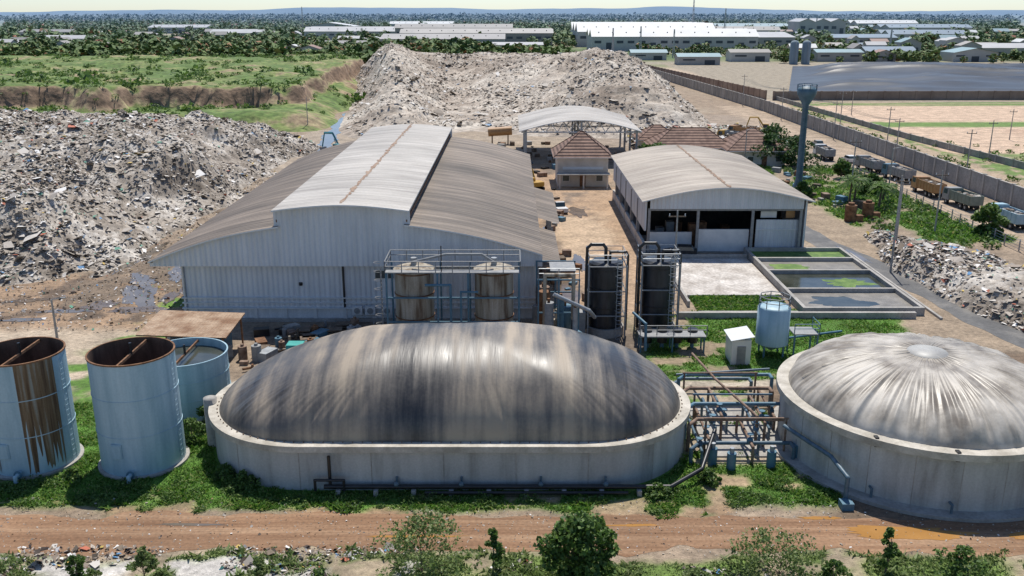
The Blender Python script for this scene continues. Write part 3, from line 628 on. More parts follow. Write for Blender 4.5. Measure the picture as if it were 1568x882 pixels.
b.add([(-35,80,3.3),(-26.6,80,3.0),(-26.6,86.5,3.3),(-35,86.5,3.6)],[(0,1,2,3)],mat('rusty_sheet_roof',(.22,.12,.065),(.46,.34,.235),sc=.6,rough=.85,ribs=(0,.3),ribd=.04,fine=.2))
b.add([(-35,80,3.2),(-26.6,80,2.9),(-26.6,86.5,3.2),(-35,86.5,3.5)],[(3,2,1,0)],M['rust']);b.obj('sheet_roof',e)
b=MB()
for x in (-34.6,-30.8,-27):
    for y in (80.3,86.2): b.box(x,y,0,.15,.15,3.0,M['rust'])
for i in range(9): b.box(random.uniform(-34,-27.5),random.uniform(81,86),0,1.2,1.0,random.uniform(.6,2),random.choice([M['greyp'],M['rust'],M['blueframe']]),rot=random.random())
b.obj('posts_and_stock',e)
b=MB()
for i in range(130):
    x=random.uniform(-26,-1);y=random.uniform(78.5,91);s=random.uniform(.35,1.2);mt=random.choice([M['rust'],M['piperust'],M['greyp'],M['steel'],M['concrete'],M['blueframe'],M['bark'],M['blackpipe'],M['tanrust']])
    t=i%4
    if t==0: b.box(x,y,0,s*1.6,s,s*.8,mt,rot=random.random()*3)
    elif t==1:
        for k in range(4): b.box(x,y,k*.25,1.5,1.2,.12,M['bark'],rot=.3*random.random());
    elif t==2: b.cyl((x,y,0),(x,y,s*1.3),s*.4,mt,n=12);b.cyl((x,y,s*1.3),(x,y,s*1.5),s*.15,mt,n=8)
    else: b.tube([(x,y,.3),(x+s*2,y+.5,.3),(x+s*2,y+.5,s*1.5)],.12,mt)
b.obj('scrap_equipment')
b=MB();b.box(-20.3,80.5,0,1.6,1.2,2.2,M['greyp']);b.box(-20.3,80.5,2.2,1.5,1.3,.1,mat('teal_tarp',(.03,.28,.25),(.06,.38,.33),rough=.5));b.add([(-21.0,79.8,2.3),(-19.6,79.8,2.3),(-19.6,79.5,1.6),(-21.0,79.5,1.6)],[(0,1,2,3)],bpy.data.materials['teal_tarp']);b.obj('tarp_covered_generator')
b=MB();b.rail([(-36,78,0),(-30,84,0)],1.1,M['blueframe']);b.rail([(-30,67,0),(-36,78,0)],1.1,M['blueframe']);b.obj('pipe_railing')
# ------------------------------------------------------------------ settling ponds
e=empty('settling_ponds');b=MB();c=M['concrete'];h=.9
b.box(32.2,109,0,.4,27,h,c);b.box(45.2,109,0,.4,27,h,c)
for y in (95.7,103,111,117,122.3): b.box(38.7,y,0,12.6,.4,h,c)
b.box(31,94.6,0,26,.5,.7,c);b.box(46.6,108,0,.3,28,.25,c);b.obj('concrete_walls',e)
for k,(y0,y1,m) in enumerate(((95.9,102.8,M['sludge']),(103.2,110.8,M['darkwater']),(111.2,116.8,M['sludge']),(117.2,122.1,M['pondgreen']))):
    b=MB();b.box(38.7,(y0+y1)/2,.05,12.6,y1-y0,.35,m);b.obj('pond_surface',e)
blob('water',37.5,99,3.5,2.2,.405,M['darkwater'],3,parent=e);blob('algae_scum',41,107,3,2.0,.405,M['pondgreen'],5,parent=e);blob('algae_scum',36,114,2.5,1.6,.405,M['pondgreen'],6,parent=e)
b=MB();b.box(26,111,0,11.6,17,.08,M['paleconc']);b.box(20,109,0,.3,21,.7,c);b.box(26,119.8,0,11.6,.3,.6,c);b.obj('gravel_yard')
b=MB();b.box(26,98.8,.0,10.6,6,.06,M['pondgreen']);b.box(26,95.5,0,11,.3,.5,c);b.box(26,102,0,11,.3,.4,c);b.obj('reed_bed')
tv=np.stack([rng.uniform(20.8,31,9000),rng.uniform(95.8,101.8,9000),rng.uniform(.05,.4,9000)],1);V,F=quads(tv,rng.uniform(.15,.4,9000));npmesh('reeds',V,F,M['grass'])
b=MB();x,y=25.2,83.5
b.rev(x,y,[(1.55,1.3),(1.55,4.9),(1.35,5.05),(.01,5.1)],M['bluepaint'],28);b.rev(x,y,[(.1,.5),(1.55,1.3)],M['bluepaint'],28)
for a in range(4): b.box(x+1.3*math.cos(a*1.57+.78),y+1.3*math.sin(a*1.57+.78),0,.16,.16,1.6,M['blueframe'])
b.rail([(x+1.5*math.cos(a),y+1.5*math.sin(a),5.0) for a in np.linspace(0,2*math.pi,9)],1,M['greyp'],r=.045)
b.box(x+3,y,2.4,2.4,2.2,.1,M['greyp']);b.rail([(x+1.8,y-1.1,2.5),(x+4.2,y-1.1,2.5),(x+4.2,y+1.1,2.5)],1,M['blueframe'],r=.045);b.ladder(x+4.3,y,0,2.6,M['blueframe'],1,0,False)
for q in ((1.9,-1),(4.1,-1),(1.9,1),(4.1,1)): b.box(x+q[0],y+q[1],0,.14,.14,2.4,M['blueframe'])
b.tube([(x,y+1.6,3),(x,y+3,3),(x,y+3,.3),(x+9,y+6,.3)],.12,M['blueframe']);b.obj('elevated_blue_tank')
b=MB();b.box(21.6,82,0,1.8,2.6,2.5,M['white']);b.add([(20.5,80.4,2.55),(22.7,80.4,2.95),(22.7,83.6,2.95),(20.5,83.6,2.55)],[(0,1,2,3)],M['trim']);b.add([(20.5,80.4,2.5),(22.7,80.4,2.9),(22.7,80.4,2.95),(20.5,80.4,2.55)],[(0,1,2,3)],M['trim']);b.box(21.6,80.67,0,.8,.08,1.9,M['greyp']);b.obj('pump_kiosk')
b=MB()
b.box(18,88.3,.7,2.0,1.0,.08,M['bark']);b.box(18,87.5,.42,2,.3,.06,M['bark']);b.box(17.3,87.5,0,.1,.25,.42,M['bark']);b.box(18.7,87.5,0,.1,.25,.42,M['bark'])
for q in ((-.9,-.4),(.9,-.4),(-.9,.4),(.9,.4)): b.box(18+q[0],88.3+q[1],0,.1,.1,.7,M['bark'])
b.obj('wooden_table')
# ------------------------------------------------------------------ roads, puddles
def strip(name,pts,wd,z,mt,jit=.6,seed=0,ds=.8):
    P=[Vector((a,b_,0)) for a,b_ in pts];c=[]
    for a,b_ in zip(P[:-1],P[1:]):
        k=max(1,int((b_-a).length/ds));c+=[a.lerp(b_,i/k) for i in range(k)]
    c.append(P[-1]);vs=[];
    for i,q in enumerate(c):
        t=(c[min(i+1,len(c)-1)]-c[max(i-1,0)]).normalized();nn=Vector((-t.y,t.x,0))
        j1=float(fbm(np.array([i*.2+seed]),np.array([1.]),5,seed)[0]-.5)*jit*3;j2=float(fbm(np.array([i*.2+seed]),np.array([9.]),5,seed)[0]-.5)*jit*3
        l=q+nn*(wd/2+j1);r=q-nn*(wd/2+j2);vs+=[(l.x,l.y,z),(r.x,r.y,z)]
    b=MB();b.add(vs,[(2*i+1,2*i+3,2*i+2,2*i) for i in range(len(c)-1)],mt);return b.obj(name)
strip('dirt_road',[(-95,52.0),(-30,51.7),(10,51.7),(95,50.6)],4.4,.012,M['road'],.7,4,.5)
strip('asphalt_road',[(43,150),(45,130),(49.5,106),(52,88),(56,76)],4.2,.014,M['asphalt'],.35,7)
strip('water_channel',[(-45,196),(-47.5,228),(-49,262),(-52,300),(-54,335)],4.6,.05,M['channel'],1.6,9,1.5)
blob('mud_puddle',25.4,51.6,4.3,.75,.024,M['puddle'],2,rot=-.03);blob('mud_puddle',32.6,51.2,.9,.5,.024,M['puddle'],4)
blob('mud_puddle',20.5,53.4,1.4,.2,.022,M['puddle'],12);blob('mud_puddle',-21,52.6,2.2,.16,.022,M['channel'],13);blob('mud_puddle',-6,51.2,3.0,.14,.022,M['puddle'],14);blob('mud_puddle',8,52.5,2.0,.15,.022,M['puddle'],15)
for k,(x,y,rx,ry,r) in enumerate([(-44,103,2.0,5,.5),(-42,97.5,3.0,1.2,.1),(-50.5,120,.9,8,-.1),(-39.2,107,1.1,4.5,.1),(-50,97,3.4,.8,0),(6.5,103,1.4,8,0),(5.6,132,.8,8,0),(11,150,1.5,4,.2),(47,122,.7,5,.2),(-45.5,150,1.2,14,-.1),(-43,113,1.0,5,.2),(-56,101,3,.7,.3),(9,118,.8,4,0),(-47,99,2.2,1.8,.4),(-53,94,2.6,.6,.1),(-40.0,102,.8,2.6,0),(-46,109,1.4,3.6,.6),(-44,130,.8,8,-.05),(-60,96,3,.6,.1),(-43,180,1.5,10,0)]):
    blob('mud_puddle',x,y,rx,ry,.02+.0015*k,M['wet'] if k%2 else M['channel'],20+k,rot=r)
# ------------------------------------------------------------------ garbage
def trash_mat(name,a,b_,c,ns=.12,vs=1.6,bd=.4):
    m=bpy.data.materials.new(name);m.use_nodes=True;nt=m.node_tree;N=nt.nodes;L=nt.links;p=N['Principled BSDF'];p.inputs['Roughness'].default_value=.9
    tc=N.new('ShaderNodeTexCoord')
    n=N.new('ShaderNodeTexNoise');n.inputs['Scale'].default_value=ns;n.inputs['Detail'].default_value=7;n.inputs['Roughness'].default_value=.75;L.new(tc.outputs['Object'],n.inputs['Vector'])
    r=N.new('ShaderNodeValToRGB');e=r.color_ramp.elements;e[0].position=.38;e[0].color=(*a,1);e[1].position=.62;e[1].color=(*c,1);q=e.new(.5);q.color=(*b_,1);L.new(n.outputs[0],r.inputs[0])
    v=N.new('ShaderNodeTexVoronoi');v.inputs['Scale'].default_value=vs;L.new(tc.outputs['Object'],v.inputs['Vector'])
    s=N.new('ShaderNodeSeparateColor');L.new(v.outputs['Color'],s.inputs[0])
    mr=N.new('ShaderNodeMapRange');mr.inputs[1].default_value=0;mr.inputs[2].default_value=1;mr.inputs[3].default_value=.75;mr.inputs[4].default_value=1.3;L.new(s.outputs[0],mr.inputs[0])
    vm=N.new('ShaderNodeVectorMath');vm.operation='SCALE';L.new(r.outputs[0],vm.inputs[0]);L.new(mr.outputs[0],vm.inputs['Scale']);L.new(vm.outputs[0],p.inputs['Base Color'])
    n2=N.new('ShaderNodeTexNoise');n2.inputs['Scale'].default_value=.8;n2.inputs['Detail'].default_value=8;n2.inputs['Roughness'].default_value=.7;L.new(tc.outputs['Object'],n2.inputs['Vector'])
    b2=N.new('ShaderNodeBump');b2.inputs['Distance'].default_value=bd;b2.inputs['Strength'].default_value=.8;L.new(n2.outputs[0],b2.inputs['Height']);L.new(b2.outputs[0],p.inputs['Normal'])
    return m
tm1=trash_mat('garbage',(.16,.13,.10),(.33,.285,.235),(.54,.50,.445))
tm2=trash_mat('landfill_soil',(.25,.20,.155),(.41,.35,.285),(.56,.505,.43),ns=.035,vs=.9,bd=.6)
def mound(name,x0,x1,y0,y1,res,fn,mt,nl,ls,lm=None,ry=None,thr=.05):
    xs=np.arange(x0,x1,res);ys=np.arange(y0,y1,ry or res);X,Y=np.meshgrid(xs,ys);Z=fn(X,Y);V,F=grid(xs,ys,Z)
    zf=V[:,2][F].max(1);F=F[zf>-.25]
    ob=npmesh(name,V,F,mt,None,True)
    if nl:
        px=rng.uniform(x0,x1,nl);py=rng.uniform(y0,y1,nl);pz=fn(px,py);k=(pz>thr)&(fbm(px*.07,py*.07,3,777)+rng.uniform(-.25,.25,nl)>.42);px,py,pz=px[k],py[k],pz[k]
        sz=rng.lognormal(math.log(ls),.55,len(px));Vq,Fq=quads(np.stack([px,py,pz+sz*.10],1),sz,flat=2.2,jit=.2)
        npmesh('litter',Vq,Fq,lm or M['litter'],ob)
    return ob
def f_left(x,y):
    n=fbm(x*.05,y*.05,5,21);r=1-np.abs(2*fbm(x*.06,y*.10,4,31)-1);n2=fbm(x*.3,y*.3,4,41);g_=1-np.abs(2*fbm(x*.16,y*.05,3,45)-1)
    ex=(-48.5-x+ (n-.5)*14+(g_-.6)*5)/18;ey=(y-102+(n-.5)*14)/20;eb=(262-y)/60
    base=sm(ex)*sm(ey)*sm(eb)
    ter=sm(ex*.5)*sm(ey*.4)
    return base*(4.2+2.4*ter+4.0*(n-.5)*2+r*2.4+g_*1.3)+(n2-.5)*1.6*sm(base*4)-.4*(1-sm(base*6))
mound('garbage_mound',-170,-38,96,266,.7,f_left,tm1,230000,.31)
def f_right(x,y):
    n=fbm(x*.12,y*.12,4,51);n2=fbm(x*.6,y*.6,4,61)
    cx=56+ (118-y)*.08;d=((x-cx)/(5.5+.1*(125-y)))**2+((y-111)/24)**2;b_=sm(1.3-d+(n-.5)*.9)
    return b_*2.6*(.5+n)+(n2-.5)*1.1*sm(b_*3)-.35*(1-sm(b_*5))
ml=island_mat('mixed_litter',[(0,(.07,.05,.04)),(.14,(.18,.14,.10)),(.30,(.29,.235,.185)),(.48,(.40,.35,.295)),(.64,(.54,.50,.45)),(.78,(.74,.72,.69)),(.875,(.10,.25,.45)),(.895,(.45,.13,.07)),(.912,(.12,.32,.22)),(.932,(.55,.40,.10)),(.95,(.06,.05,.045))],rough=.75)
mound('garbage_mound',42,78,84,140,.45,f_right,tm1,42000,.28,ml)
def f_back(x,y):
    n=fbm(x*.025,y*.025,5,71);r=1-np.abs(2*fbm(x*.05,y*.06,4,81)-1);n2=fbm(x*.2,y*.2,4,91)
    er=(63-(x)+ (y-300)*.03+(n-.5)*14)/22;el=(x+50+(y-300)*.2+(n-.5)*12)/20;ef=(y-238+(n-.5)*30)/185;eb=(505-y)/60
    base=sm(er)*sm(el)*sm(ef)*sm(eb)
    val=np.exp(-((x+14+(y-260)*.07)/15)**2)*sm((440-y)/60)
    right=7.5*np.exp(-((x-34)/20)**2)*sm((y-240)/36)*sm((430-y)/90)
    left=4.5*np.exp(-((x+38+(y-300)*.12)/9)**2)*sm((y-236)/30)*sm((480-y)/80)
    pit=5.5*np.exp(-((x-4)/8)**4-((y-398)/10)**4)
    z=base*(12+3*(n-.5))*(1-.55*val)+(right+left)*(.7+.6*r)*sm(er*1.5)
    step=.8*(np.floor(z/2.2)*2.2+2.2*sm((z/2.2-np.floor(z/2.2))*2.2)-z)
    return z+step*.6+(r*1.6-.5)*sm(z/4)+(n2-.5)*1.6*sm(z/2)-pit-.4*(1-sm(z*2))
mound('landfill_hill',-115,100,226,508,1.2,f_back,tm2,110000,.47,M['litter2'],thr=.6)
def f_mid(x,y):
    n=fbm(x*.09,y*.09,4,101);n2=fbm(x*.4,y*.4,4,111);b_=stripmask(x+(n-.5)*12,y+(n-.5)*12,33,68,224,262,s=8)
    return b_*2.4*n+(n2-.4)*1.6*b_-.35*(1-sm(b_*5))
mound('garbage_mound',26,74,218,268,.8,f_mid,tm1,14000,.55,ml)
# grassy plateau
pm_=bpy.data.materials.new('plateau');pm_.use_nodes=True;nt=pm_.node_tree;N=nt.nodes;L=nt.links;p=N['Principled BSDF'];p.inputs['Roughness'].default_value=.95
gg=N.new('ShaderNodeNewGeometry');sx=N.new('ShaderNodeSeparateXYZ');L.new(gg.outputs['Normal'],sx.inputs[0]);tc=N.new('ShaderNodeTexCoord')
n=N.new('ShaderNodeTexNoise');n.inputs['Scale'].default_value=.06;n.inputs['Detail'].default_value=8;n.inputs['Roughness'].default_value=.7;L.new(tc.outputs['Object'],n.inputs['Vector'])
sm_=N.new('ShaderNodeMath');sm_.operation='MULTIPLY';sm_.inputs[1].default_value=1.3;L.new(sx.outputs[2],sm_.inputs[0])
ma=N.new('ShaderNodeMath');ma.operation='MULTIPLY_ADD';ma.inputs[1].default_value=2.0;L.new(n.outputs[0],ma.inputs[0]);L.new(sm_.outputs[0],ma.inputs[2])
r1=N.new('ShaderNodeValToRGB');r1.color_ramp.elements[0].position=.0;r1.color_ramp.elements[0].color=(.20,.135,.09,1);r1.color_ramp.elements[1].position=1;r1.color_ramp.elements[1].color=(.10,.16,.04,1)
mr=N.new('ShaderNodeMapRange');mr.inputs[1].default_value=1.85;mr.inputs[2].default_value=2.4;L.new(ma.outputs[0],mr.inputs[0]);L.new(mr.outputs[0],r1.inputs[0]);q=r1.color_ramp.elements.new(.35);q.color=(.30,.24,.14,1);q=r1.color_ramp.elements.new(.6);q.color=(.18,.215,.07,1)
n3=N.new('ShaderNodeTexNoise');n3.inputs['Scale'].default_value=.5;n3.inputs['Detail'].default_value=8;L.new(tc.outputs['Object'],n3.inputs['Vector'])
m3=N.new('ShaderNodeMapRange');m3.inputs[1].default_value=.3;m3.inputs[2].default_value=.7;m3.inputs[3].default_value=.55;m3.inputs[4].default_value=1.45;L.new(n3.outputs[0],m3.inputs[0])
vm=N.new('ShaderNodeVectorMath');vm.operation='SCALE';L.new(r1.outputs[0],vm.inputs[0]);L.new(m3.outputs[0],vm.inputs['Scale']);L.new(vm.outputs[0],p.inputs['Base Color'])
b=N.new('ShaderNodeBump');b.inputs['Distance'].default_value=.5;L.new(n3.outputs[0],b.inputs['Height']);L.new(b.outputs[0],p.inputs['Normal'])
def f_plat(x,y):
    n=fbm(x*.02,y*.02,5,121);n2=fbm(x*.12,y*.12,4,131);r=1-np.abs(2*fbm(x*.03,y*.03,4,141)-1);n4=fbm(x*.045,y*.045,4,143)
    ex=(-60-x-(y-290)*.13+(n-.5)*50)/5;ey=(y-292+(n-.5)*90+(n4-.5)*70+(n2-.5)*10)/(4+14*n4);eb=(540-y)/40
    t1=sm(ex)*sm(ey)*sm(eb)
    low=sm((-50-x-(y-290)*.1+(n-.5)*20)/12)*sm((y-248+(n-.5)*30)/14)*sm(eb)
    return low*(2.6+2.0*(n4-.5)*2)+t1*(5.6+3*(n-.5))+(n2-.5)*1.8*sm(low*3)+r*1.2*low-.4*(1-sm(low*6))
mound('grassy_plateau',-420,-40,235,550,1.5,f_plat,pm_,0,1)
def leafcloud(cs,rad,per,size,flat=.2):
    n=len(cs);d=rng.normal(size=(n,per,3));d/=np.linalg.norm(d,axis=2)[...,None];rr=rng.uniform(.35,1,(n,per,1))**.5
    P=cs[:,None,:]+d*rr*rad[:,None,:];P=P.reshape(-1,3);sz=np.repeat(size,per)*rng.uniform(.6,1.4,n*per);return quads(P,sz,flat=flat)
k=2600;px=rng.uniform(-300,-55,k);py=rng.uniform(250,525,k);cl=fbm(px*.03,py*.03,3,151)+rng.uniform(-.07,.07,k)>.55;px,py=px[cl],py[cl];pz=f_plat(px,py);kk=pz>0;px,py,pz=px[kk],py[kk],pz[kk]
hh=rng.lognormal(math.log(.8),.5,len(px));V,F=leafcloud(np.stack([px,py,pz+hh*.4],1),np.stack([hh*1.4,hh*1.4,hh*.6],1),46,hh*.4);npmesh('scrub_bushes',V,F,M['leaf'])
# low weeds by the digesters
k=260;px=rng.uniform(-41,22,k);py=rng.uniform(54,58.5,k);_,gg_=ground_fields(px,py);kk=(gg_>.6)&~((px>-23)&(px<13.6)&(py>56.8))&~((np.abs(px+27.4)<3.3)&(py>58.3))&~((np.abs(px+35.2)<3.3)&(py>58.3));px,py=px[kk],py[kk];hh=rng.uniform(.15,.5,len(px))
V,F=leafcloud(np.stack([px,py,hh*.4],1),np.stack([hh*1.8,hh*1.4,hh*.6],1),110,hh*0+.10);npmesh('low_weeds',V,F,M['leaf'])
# rubble on the front verge
k=16000;px=rng.uniform(-40,42,k);py=rng.uniform(43,50,k);kp=(fbm(px*.15,py*.3,3,888)>(.40+.22*sm((px+12)/12)));px,py=px[kp],py[kp];sz=rng.lognormal(math.log(.15),.5,len(px))
V,F=quads(np.stack([px,py,sz*.2],1),sz,flat=1.2);npmesh('rubble',V,F,ml)
k=5000;px=rng.uniform(-60,60,k);py=rng.uniform(49,56,k);sz=rng.lognormal(math.log(.07),.4,k);V,F=quads(np.stack([px,py,sz*.3+.01],1),sz,flat=1.0);npmesh('road_stones',V,F,M['litter2'])
k=7000;px=rng.uniform(-62,-37,k);py=rng.uniform(90,190,k);sz=rng.lognormal(math.log(.16),.5,k);V,F=quads(np.stack([px,py,sz*.3+.03],1),sz,flat=1.0);npmesh('road_litter',V,F,ml)
# ------------------------------------------------------------------ walls, fences
def wallpath(name,pts,h,th,mt,sp=4.0,postm=None):
    b=MB()
    for (x0,y0),(x1,y1) in zip(pts[:-1],pts[1:]):
        L_=math.hypot(x1-x0,y1-y0);a=math.atan2(y1-y0,x1-x0);k=max(1,int(L_/sp))
        b.box((x0+x1)/2,(y0+y1)/2,0,L_,th,h,mt,rot=a)
        b.box((x0+x1)/2,(y0+y1)/2,h,L_,th*1.6,.12,postm or mt,rot=a)
        for i in range(k+1):
            t=i/k;b.box(x0+(x1-x0)*t,y0+(y1-y0)*t,0,th*2.2,th*2.2,h+.25,postm or mt,rot=a)
    return b.obj(name)
wm=mat('grey_block_wall',(.19,.19,.185),(.34,.33,.31),sc=.3,st=(1,1,.4),rough=.9,fine=.15)
wallpath('perimeter_wall',[(86,90),(86,200),(85,312),(72,500),(59,700)],3.6,.25,wm,5,M['concrete'])
wallpath('perimeter_wall',[(100,352),(104,240),(112,160)],1.4,.2,wm,6,M['concrete']);wallpath('perimeter_wall',[(99,352),(430,358)],3.2,.3,mat('brown_wall',(.20,.15,.12),(.28,.22,.18),sc=.2,rough=.9),6)
wallpath('perimeter_wall',[(97,356),(78,520),(66,700)],3.2,.3,mat('brown_wall2',(.20,.14,.11),(.30,.23,.18),sc=.2,rough=.9),6)
wallpath('perimeter_wall',[(-420,555),(-150,558)],3.2,.3,wm,6)
b=MB()
for i in range(28):
    y=100+i*3.4;x=70.5+(.3 if i%2 else 0);b.box(x,y,0,.14,.14,1.7,M['concrete'])
for z in (.4,.8,1.2,1.6): b.cyl((70.6,100,z),(70.6,192,z),.03,M['steel'],n=4)
b.obj('wire_fence')
# ------------------------------------------------------------------ poles
def pole(x,y,h,arm=True,name='utility_pole'):
    b=MB();b.cyl((0,0,0),(0,0,h),.14,M['concrete'],r1=.09,n=8)
    if arm:
        b.box(0,0,h-.8,2.0,.12,.12,M['bark'])
        for k in (-.9,0,.9): b.cyl((k,0,h-.68),(k,0,h-.4),.06,M['white'],n=6)
    else:
        b.tube([(0,0,h),(1.0,0,h+.2)],.04,M['steel']);b.box(1.2,0,h+.15,.5,.2,.1,M['greyp'])
    return b.obj(name,loc=(x,y,0))
for x,y,h in ((48.6,113,12.5),(19.2,104,10),(60,160,11),(64,135,9.5),(84,200,10),(84,240,10),(83,285,10),(90,180,10),(92,225,10),(96,270,10),(82,330,11),(-58,262,9),(107,205,9),(110,300,8),(130,240,8),(54,125,10)): pole(x,y,h)
for x,y,h in ((-37.5,100,6),(-46.5,88,4.2),(70,168,8),(50,196,8)): pole(x,y,h,False,'street_lamp')
b=MB()
for (a,c) in (((84,200),(84,240)),((84,240),(83,285)),((83,285),(82,330))):
    for o in (-.9,0,.9):
        P=[(a[0]+(c[0]-a[0])*t+o,a[1]+(c[1]-a[1])*t,9.6-1.0*math.sin(math.pi*t)) for t in np.linspace(0,1,7)]
        for p0,p1 in zip(P[:-1],P[1:]): b.cyl(p0,p1,.03,M['blackpipe'],n=3,cap=False)
b.obj('power_lines')
# ------------------------------------------------------------------ vehicles
def truck(x,y,rot,cab,bed):
    e=empty('dump_truck',(x,y,0));e.rotation_euler=(0,0,rot);b=MB()
    b.box(0,0,.75,1.0,8.2,.3,M['black'])
    for yy in (3.0,-1.4,-2.8):
        for s in (-1.0,1.0): b.cyl((s-.18,yy,.52),(s+.18,yy,.52),.52,M['black'],n=16);b.cyl((s-.2,yy,.52),(s+.2,yy,.52),.22,M['steel'],n=10)
    b.obj('chassis_and_wheels',e);b=MB()
    prof=[(2.2,.8),(4.25,.8),(4.3,1.7),(4.0,2.8),(2.3,2.9)]
    vs=[(s*1.2,p_,z) for s in (-1,1) for p_,z in prof];n=5
    b.add(vs,[tuple(range(5)),tuple(range(9,4,-1))]+[(i,5+i,5+(i+1)%5,(i+1)%5) for i in range(5)],cab)
    b.add([(-1.05,4.31,1.75),(1.05,4.31,1.75),(1.0,4.06,2.65),(-1.0,4.06,2.65)],[(0,1,2,3)],M['glass'])
    for s in (-1.21,1.21): b.add([(s,2.7,1.8),(s,3.9,1.8),(s,3.75,2.6),(s,2.7,2.6)],[(0,1,2,3)],M['glass'])
    b.box(0,4.3,.5,2.4,.25,.4,M['greyp']);b.obj('cab',e);b=MB()
    for s in (-1,1): b.box(s*1.17,-1.05,1.1,.1,6.1,1.55,bed)
    b.box(0,-1.05,1.05,2.3,6.1,.12,bed);b.box(0,2.0,1.1,2.4,.1,1.75,bed);b.box(0,-4.1,1.1,2.4,.1,1.5,bed)
    for s in (-1,1):
        for k in range(6): b.box(s*1.25,-3.8+k*1.1,1.05,.08,.14,1.6,bed)
    b.obj('dump_bed',e);b=MB()
    for i in range(22): b.ball((random.uniform(-.8,.8),random.uniform(-3.6,1.5),2.2+random.random()*.3),random.uniform(.3,.55),random.choice([M['bark'],M['greyp'],tm1]),sq=(1,1,.5))
    b.obj('load',e);return e
truck(75,191,.1,M['greyp'],M['greyp']);truck(76.6,180,.15,M['blueframe'],M['greyp']);truck(76,165,.05,M['orange'],M['orange']);truck(77.0,154,.1,M['greyp'],mat('green_grey_bed',(.17,.20,.16),(.24,.26,.21)));truck(77.5,140,.05,M['bluepaint'],M['bluepaint']);truck(79,128,.0,M['greyp'],M['blueframe'])
truck(62,246,.8,M['orange'],M['orange']);truck(57,236,.9,M['yellow'],M['greyp']);truck(71,208,.0,M['white'],M['greyp'])
def car(x,y,rot,mt,pick=False,name='parked_car'):
    b=MB();low=[(-2.2,.35),(2.2,.35),(2.25,.75),(1.3,.95),(-2.2,1.0)]
    def ext(pr,w,m_):
        n=len(pr);vs=[(s*w,p_,z) for s in (-1,1) for p_,z in pr];b.add(vs,[tuple(range(n)),tuple(range(2*n-1,n-1,-1))]+[(i,n+i,n+(i+1)%n,(i+1)%n) for i in range(n)],m_)
    ext(low,.9,mt);top=[(-1.9,.98),(1.1,.93),(.45,1.5),(-1.5,1.52)] if not pick else [(-.5,.99),(1.1,.94),(.5,1.65),(-.3,1.67)]
    ext([(p_,z) for p_,z in top],.78,M['glass']);r=[(top[3][0]+.05,top[3][1]),(top[2][0]-.05,top[2][1]),(top[2][0]-.1,top[2][1]+.05),(top[3][0]+.1,top[3][1]+.05)];ext(r,.74,mt)
    for yy in (-1.35,1.4):
        for s in (-.85,.85): b.cyl((s-.1,yy,.34),(s+.1,yy,.34),.34,M['black'],n=14)
    return b.obj(name,loc=(x,y,0),rot=rot)
car(23,121.0,1.4,M['black']);car(74,216,.1,M['white'],True,'pickup_truck');car(75,203,.1,M['white']);car(8,150,.2,M['white'],True,'pickup_truck');car(76,228,.0,M['greyp']);car(70,224,.1,M['white'])
def excavator(x,y,rot,mt,s=1.0):
    b=MB()
    for k in (-1,1):
        b.box(k*1.1,0,.15,.55,3.8,.7,M['black'])
        for yy in (-1.7,1.7): b.cyl((k*1.1-.27,yy,.5),(k*1.1+.27,yy,.5),.42,M['black'],n=12)
    b.cyl((0,0,.8),(0,0,1.05),.9,M['greyp'],n=16);b.box(0,-.5,1.05,2.5,3.0,1.0,mt);b.box(-.75,.5,1.05,1.0,1.5,1.75,mt)
    b.box(-.75,1.27,1.7,.85,.06,1.0,M['glass']);b.box(-1.27,.5,1.75,.05,1.2,.9,M['glass']);b.box(-.22,.5,1.95,.05,1.2,.7,M['glass'])
    b.beam((.3,.9,1.6),(.3,2.9,4.4),.3,mt);b.beam((.3,2.9,4.4),(.3,5.0,4.3),.28,mt);b.beam((.3,5.0,4.4),(.3,5.8,1.8),.22,mt);b.beam((.3,1.6,1.5),(.3,2.6,3.4),.12,M['steel'])
    b.add([(-.2,5.3,1.8),(.8,5.3,1.8),(.8,6.1,1.7),(-.2,6.1,1.7),(-.2,5.2,.9),(.8,5.2,.9),(.8,5.7,.8),(-.2,5.7,.8)],[(0,1,5,4),(4,5,6,7),(0,4,7,3),(1,2,6,5)],M['greyp'])
    o=b.obj('excavator',loc=(x,y,0),rot=rot);o.scale=(s,s,s)
excavator(-38,206,.9,M['teal'],1.3);excavator(0,199,2.2,M['teal'],1.0);excavator(4.5,170,.4,M['yellow'],.8);excavator(70,252,1.2,M['yellow']);excavator(-4,196,1.4,M['yellow'],.9)
b=MB();b.cyl((-6,232,3),(0,232,3.4),1.1,M['orange'],n=18);b.box(-5,232,0,.3,1.6,2.2,M['rust']);b.box(-1,232,0,.3,1.6,2.4,M['rust']);b.obj('trommel_screen')
b=MB()
for i in range(170):
    if i<90: x=random.uniform(-6,26);y=random.uniform(184,232)
    elif i<125: x=random.uniform(3.5,9);y=random.uniform(97,170)
    else: x=random.uniform(42,60);y=random.uniform(150,190)
    s=random.uniform(.4,1.3);b.box(x,y,0,s*1.5,s,s*random.uniform(.4,1.1),random.choice([M['rust'],M['greyp'],M['bark'],M['bark'],M['blueframe'],M['piperust'],M['concrete'],M['dark']]),rot=random.random()*3)
b.obj('yard_clutter')
for k,(x,y) in enumerate(((54,143),(57.5,145))):
    b=MB();b.cyl((0,0,0),(0,0,2.6),.9,M['rust'],n=16);b.cyl((0,0,2.6),(0,0,3.0),.5,M['rust'],n=12);b.box(1.3,0,0,1.2,1.2,1,M['rust']);b.obj('rusty_drum',loc=(x,y,0))
